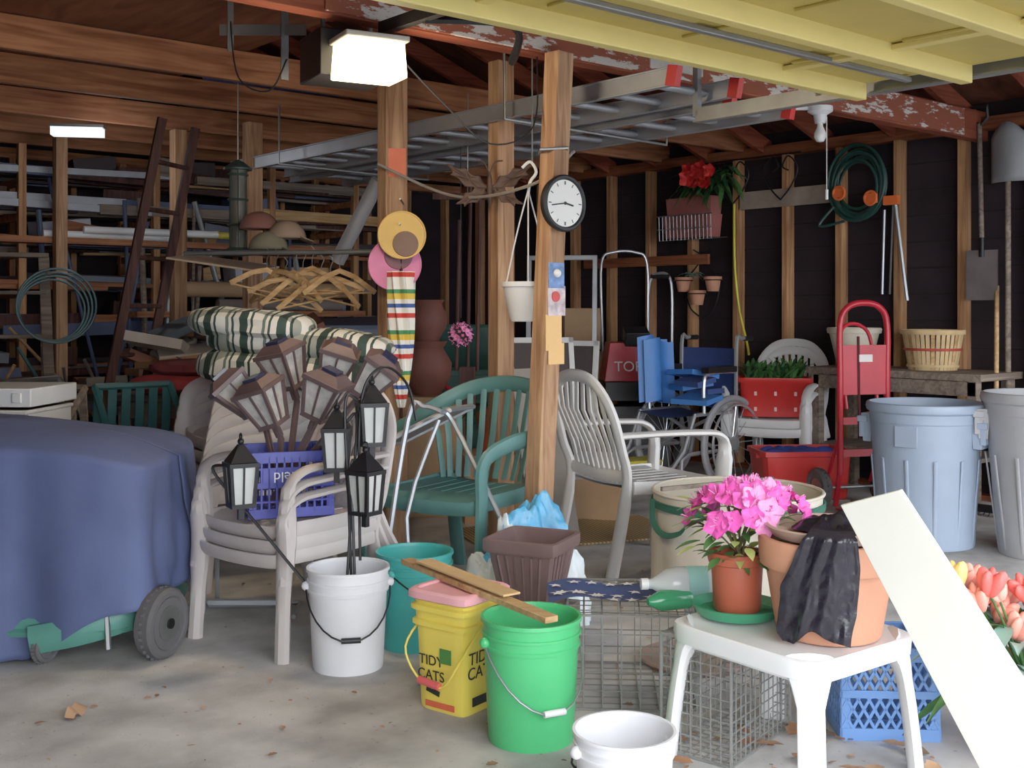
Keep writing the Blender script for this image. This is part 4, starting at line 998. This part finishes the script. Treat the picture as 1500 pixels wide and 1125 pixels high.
b=M(); b.cyl((4.0,9.0,1.55),(5.6,8.95,1.55),.065,card,n=24); b.cyl((4.3,9.0,1.42),(5.5,8.95,1.42),.05,mat('grey_roll',(120,110,104),.9),n=24); b.box((4.7,9.15,1.34),(2.2,.3,.05),W_x); gdone(b,'carpet_roll')
b=M()
for i in range(22):
    v=U(1.2,5.6); b.cyl((v,9.12+U(-.12,.1),U(.0,.05)),(v+U(-.6,.6),9.28,U(1.3,2.5)),U(.01,.026),random.choice([W_grey,W_grey,W_dark,galv,mat('blue_trim_paint',(70,82,112),.6)]),n=8)
gdone(b,'leaning_poles')
b=M()
def tarp(u,w):
    a=2*pi*u;p=pi*w; n=1+.4*noise.noise(Vector((cos(a)*2,sin(a)*2,w*4))); return (4.1+.5*sin(p)*cos(a)*n,7.65+.25*sin(p)*sin(a)*n,3.09+.11*cos(p)*n)
b.grid(tarp,30,14,mat('blue_tarp',(60,74,120),.7,var=.3)); b.box((4.4,8.6,3.02),(.9,.5,.14),mat('dark_case',(50,44,50),.7)); b.box((1.5,8.6,3.02),(1.2,.5,.12),W_grey); gdone(b,'attic_bundles')
b=M()
for s in (-1,1):
    b.beam((s*.24,-.0,0),(s*.18,.3,1.75),.07,.03,W_grey,side=(1,0,0)); b.beam((s*.22,.75,0),(s*.18,.36,1.7),.05,.025,W_grey,side=(1,0,0))
for i in range(5): b.box((0,.05+.05*i,.3+.3*i),(.46-.02*i,.1,.025),W_grey)
b.box((0,.33,1.76),(.42,.2,.03),W_grey)
b.done('wooden_stepladder',(-3.3,7.5,0),25,bevel=.003)
b=M()
for i in range(4): b.ring((-3.0+.01*i,7.35,1.38+.01*i),.2+.014*i,.008,mat('teal_hose',(42,78,82),.5),(.5,-1,0),36,6)
b.cyl((-3.0,7.7,1.62),(-3.0,7.3,1.62),.012,galv)
b.done('coiled_garden_hose')
tealm=mat('teal_metal',(44,92,94),.5,var=.15)
def patio(name,loc,rot,m,z=0):
    b=M()
    for s in (-.22,.22):
        b.tube(cr([(s,-.25,.02),(s,-.2,.6),(s,.05,.95)],4),.02,m); b.tube([(s,.3,.02),(s,.1,.55),(s,-.3,.62)],.02,m)
    b.tube([(-.22,.05,.95),(.22,.05,.95)],.02,m)
    for i in range(6): b.beam((-.2+.08*i,-.25,.55),(-.2+.08*i,.12,.55),.05,.01,m,side=(1,0,0)); b.beam((-.2+.08*i,.08,.58),(-.2+.08*i,.05,.94),.05,.01,m,side=(1,0,0))
    b.done(name,loc,rot)
patio('teal_patio_chair',(-2.15,6.45,0),40,tealm); patio('metal_patio_chair',(-2.9,6.9,0),70,galv); patio('wooden_patio_chair',(-2.6,6.3,.0),-20,W_grey)
b=M(); cushion(b,(0,0,0),.7,.4,.12,mat('red_fabric',(150,50,56),.85),.1,3); cushion(b,(.05,.02,.1),.6,.36,.1,mat('maroon_fabric',(110,44,50),.85),-.15,6); b.done('red_cushions',(-2.0,6.95,.93),-10)
b=M(); b.box((0,0,.83),(1.5,.7,.04),W_grey)
for x in (-.68,.68):
    for y in (-.28,.28): b.box((x,y,.41),(.06,.06,.82),W_grey)
b.box((0,-.3,.75),(1.3,.03,.1),W_grey)
b.done('work_table',(-1.75,7.35,0),-6,bevel=.003)
b=M()
jc=[(140,130,120),(170,160,150),(90,90,96),(120,70,50),(200,196,190),(60,70,80),(100,110,140),(150,110,80)]
for i in range(30):
    c_=random.choice(jc); m=mat('junk_%d'%c_[0],c_,.7)
    b.box((U(-.6,.6),U(-.25,.2),.03+.022*i*.6),(U(.2,.5),U(.15,.3),U(.02,.07)),m,rot=(U(-14,14),U(-25,25),U(0,90)))
b.done('junk_pile',(-1.75,7.3,.87))
b=M()
for i in range(34):
    c_=random.choice(jc); m=mat('junk_%d'%c_[0],c_,.7)
    b.box((U(-.9,.9),U(-.3,.3),.1+.035*i*.7),(U(.2,.6),U(.15,.3),U(.03,.12)),m,rot=(U(-20,20),U(-25,25),U(0,90)))
for i in range(10): b.tube([(U(-.9,.9),U(-.3,.3),U(0,.5)),(U(-.9,.9),U(-.3,.3),U(.8,1.3))],.012,random.choice([galv,W_lt,tealm]))
b.done('stacked_household_junk',(-3.2,8.3,0),30)
b=M(); fab=mat('grey_fabric',(96,98,112),.9,var=.2)
cushion(b,(0,0,1.0),.5,.4,.2,fab,.2,4); cushion(b,(.05,0,1.17),.42,.35,.16,mat('tan_fabric',(140,124,108),.9),.5,9); b.box((0,0,.45),(.6,.45,.9),W_dark); b.done('dresser_with_blankets',(-1.2,6.8,0),10,.92,bevel=.01)
def tote(name,c,m,lm,sx,sy,h,rot):
    b=M(); b.lathe([(0,0),(.9,0),(.93,.02),(1,h*.85),(1.04,h*.86),(1.04,h*.92),(0,h*.92)],m,sq=10,n=40); b.lathe([(1.06,h*.9),(1.07,h*.95),(1.0,h),(.85,h),(.83,h*.97),(0,h*.97)],lm,sq=10,n=40)
    b.v=[(x*sx/2,y*sy/2,z) for x,y,z in b.v]; b.done(name,c,rot)
bt1=mat('slate_tote',(106,122,150),.5); tg=mat('green_tote',(50,88,76),.5)
tote('storage_tote',(-1.15,8.45,0),bt1,mat('grey_lid',(120,124,132),.5),.7,.45,.42,10); tote('storage_tote',(-1.15,8.45,.42),tg,bt1,.7,.45,.42,6); tote('storage_tote',(-1.15,8.45,.84),bt1,bt1,.62,.42,.42,14)
tote('storage_tote',(-.35,9.6,0),tg,tg,.7,.45,.45,30); tote('storage_tote',(-.35,9.6,.45),tg,tg,.7,.45,.45,24); tote('storage_tote',(-.4,9.6,.9),mat('dark_green_bag',(34,74,66),.5),tg,.6,.45,.35,-10)
tote('storage_tote',(-2.45,8.9,0),tg,bt1,.6,.45,.5,35); tote('storage_tote',(-2.45,8.9,.5),bt1,tg,.6,.45,.45,30)
b=M(); cl_=mat('dark_clay',(116,66,54),.7,var=.2)
b.box((0,0,.4),(.5,.4,.8),card)
b.lathe([(0,.8),(.09,.8),(.16,.92),(.17,1.02),(.11,1.12),(.14,1.17),(.13,1.17),(.0,1.1)],cl_); b.lathe([(0,1.17),(.08,1.17),(.13,1.26),(.14,1.34),(.1,1.42),(.12,1.45),(.1,1.45),(0,1.4)],cl_)
b.done('clay_urn',(-.58,7.7,0))
b=M(); b.tube([(0,0,.1),(0,0,1.1)],.003,black); 
b.ball((0,0,0),.06,mat('pink_ball',(220,90,140),.5),nu=20,nv=14)
for i in range(44):
    ph=math.acos(1-2*(i+.5)/44); a=i*2.4; d=Vector((sin(ph)*cos(a),sin(ph)*sin(a),cos(ph))); blossom(b,d*.058,d,.024,mat('black_petal',(34,24,30),.6) if i%2 else pink2,pink2)
b.done('hanging_ornament_ball',(-.3,6.6,1.24))
b=M()
for x,h in ((-.28,2.2),(-.22,2.1),(-.35,1.95)):
    b.cyl((x,7.1,1.0),(x+.02,7.1,h),.012,W_dark)
b.box((-.28,7.1,.9),(.1,.06,.25),W_dark); b.beam((-.5,7.12,2.1),(-.1,7.12,2.1),.04,.03,W_dark); b.tube([(-.28,7.12,2.1),(-.28,7.12,2.75)],.004,galv)
b.done('hanging_garden_tools')
b=M(); 
for i in range(50):
    a=U(0,2*pi); leaf(b,(U(-.12,.12),U(-.1,.1),.3),(cos(a),sin(a),U(-.1,1)),U(.12,.28),.03,dkl,droop=.7)
b.lathe([(0,0),(.11,0),(.15,.3),(.16,.3),(.14,.28),(0,.27)],terra2); b.done('potted_plant',(-.1,7.5,.45),ang=80)
b=M(); b.box((0,0,.22),(.5,.4,.44),card); b.done('cardboard_box',(-.1,7.5,0),12)
b=M(); b.box((0,0,.2),(.36,.5,.4),redm,top=(.8,.9)); b.cyl((-.15,0,.4),(-.15,0,.7),.02,blackm); b.cyl((.15,0,.4),(.15,0,.7),.02,blackm); b.tube(cr([(-.15,0,.7),(0,0,.82),(.15,0,.7)]),.02,redm); wheel(b,(.22,0,.12),.12,.05,(1,0,0)); wheel(b,(-.22,0,.12),.12,.05,(1,0,0)); b.done('red_garden_cart',(-.55,8.6,0),-20,bevel=.01)
b=M(); b.tube(cr([(0,0,.0),(0,.0,1.0),(.0,.0,1.55),(.05,0,1.7)],4),.014,chrome); b.tube(cr([(.22,.0,.0),(.22,.0,1.0),(.22,.0,1.55),(.17,0,1.7),(.05,0,1.7)],4),.014,chrome); b.cyl((.02,0,1.68),(.2,0,1.68),.02,black)
b.box((.11,-.1,.12),(.4,.4,.16),redm,top=(.85,.8)); wheel(b,(-.12,-.2,.1),.1,.04,(1,0,0)); wheel(b,(.34,-.2,.1),.1,.04,(1,0,0)); b.done('push_mower',(1.25,10.3,0),-25)
b=M(); b.quad((.1,6.7,0),(.4,6.9,0),(.25,7.3,1.0),(-.02,7.1,1.0),.03,mat('panel_board',(150,140,130),.7)); b.done('leaning_panel')
b=M(); b.box((0,0,.13),(.36,.3,.3),mat('yellow_bin',(214,200,70),.5),top=(1.1,1.1)); b.box((0,0,.29),(.42,.36,.02),mat('yellow_bin',(214,200,70),.5)); b.done('yellow_bin',(.98,8.7,.02),20,.7,bevel=.01)
b=M(); b.box((0,0,.15),(.4,.3,.3),card); b.box((.02,0,.36),(.3,.28,.12),paperw); b.done('cardboard_box',(.55,7.5,0),-14,bevel=.004)
b=M(); b.box((0,0,0.01),(1.3,.7,.012),stripes('woven_mat',0,40,[(0,(176,150,100)),(.5,(126,100,64))])); b.done('woven_mat',(.35,6.95,.0),20)
b=M(); b.box((0,0,.0),(.36,.12,.06),mat('fluor_white',(236,240,244),.4,emis=.8)); b.box((0,0,.04),(.38,.14,.02),galv); b.done('work_light',(-3.2,8.3,2.69),10)
# debris and leaves
b=M(); lm=[mat('dead_leaf_a',(150,104,72),.8,var=.3),mat('dead_leaf_b',(178,138,104),.8,var=.3),mat('dead_leaf_c',(116,90,68),.8,var=.3)]
spots=[]
for i in range(90): spots.append((U(-1.6,1.7),U(3.1,4.4),0))
for i in range(60): spots.append((U(.45,1.3),U(3.1,3.75),1))
for i in range(80): spots.append((U(-1.4,2.2),U(4.4,7),0))
for (x,y,bg_) in spots:
    a=U(0,2*pi); L=U(.006,.02); big=bg_ and R()<.4
    if big: L=U(.035,.06)
    q=Matrix.Rotation(a,3,'Z')@Matrix.Rotation(U(-.35,.35),3,'X'); c=Vector((x,y,.008 if not big else .02)); cv=U(.1,.5)
    vs=[]
    prof=[(-1,.05),(-.5,.5),(-.1,.42),(.2,.6),(.6,.35),(1,.03)]
    for (s_,w_) in prof:
        for sg in (-1,0,1): vs.append(q@Vector((s_*L,sg*w_*L,cv*L*(w_ if sg else 0)*.8))+c)
    fs=[]
    for i in range(5):
        for j in range(2): fs.append((i*3+j,i*3+j+1,(i+1)*3+j+1,(i+1)*3+j))
    b.add(vs,fs,random.choice(lm))
for (x,y,r) in ((-1.47,3.85,80),(.9,3.2,10),(.8,3.3,60)):
    a=radians(r)
    def f(u,w): return (x+.05*(u-.5)*cos(a)*2*(1-.5*w)-.04*w*sin(a),y+.05*(u-.5)*sin(a)*2+.05*w*cos(a),.012+.03*sin(pi*u)*w+.01*sin(9*u))
    b.grid(f,8,5,lm[1])
b.done('dead_leaves',ang=80)
# ---------------------------------------------------------------- lights, world, camera
def light(name,ty,loc,energy,col,**k):
    L=bpy.data.lights.new(name,ty); L.energy=energy; L.color=col
    for a,v in k.items(): setattr(L,a,v)
    o=bpy.data.objects.new(name,L); bpy.context.scene.collection.objects.link(o); o.location=loc; return o
light('opener_lamp_light','POINT',(ox,oy-.02,2.24),18,(1,.8,.55),shadow_soft_size=.12)
light('back_bulb_light','POINT',(-2.9,8.1,2.45),3,(.92,.94,1),shadow_soft_size=.1)
s=light('sun','SUN',(0,-5,6),3.0,(1,.99,.975),angle=radians(72))
d=Vector((.08,1,-.46)); s.rotation_euler=d.to_track_quat('-Z','Y').to_euler()
w=bpy.data.worlds.new('World'); bpy.context.scene.world=w; w.use_nodes=True
nt=w.node_tree; bg=nt.nodes['Background']; bg.inputs['Strength'].default_value=3.9
tc=nt.nodes.new('ShaderNodeTexCoord'); sp=nt.nodes.new('ShaderNodeSeparateXYZ'); rp=nt.nodes.new('ShaderNodeValToRGB')
nt.links.new(tc.outputs['Generated'],sp.inputs[0]); nt.links.new(sp.outputs[2],rp.inputs['Fac'])
rp.color_ramp.elements[0].color=(.86,.92,1,1); rp.color_ramp.elements[1].color=(.76,.86,1,1); nt.links.new(rp.outputs['Color'],bg.inputs['Color'])
cam=bpy.data.cameras.new('Camera'); cam.sensor_width=36; cam.lens=36*1650/1500; cam.shift_y=-112.5/1500; cam.clip_start=.05
co=bpy.data.objects.new('Camera',cam); bpy.context.scene.collection.objects.link(co); co.location=(0,0,1.4); co.rotation_euler=(radians(90),0,0)
bpy.context.scene.camera=co
sc=bpy.context.scene; sc.view_settings.view_transform='Standard'; sc.view_settings.exposure=.22; sc.view_settings.gamma=1.18
# settle whole scene into garage-aligned axes and real-world scale
K=.9; X=Matrix.Rotation(-TH,4,'Z')
for o in list(sc.objects):
    if o.parent: continue
    loc,q,scl=o.matrix_basis.decompose()
    o.rotation_mode='QUATERNION'; o.rotation_quaternion=X.to_quaternion()@q
    o.location=(X@loc)*K
    if o.type=='MESH': o.scale=scl*K
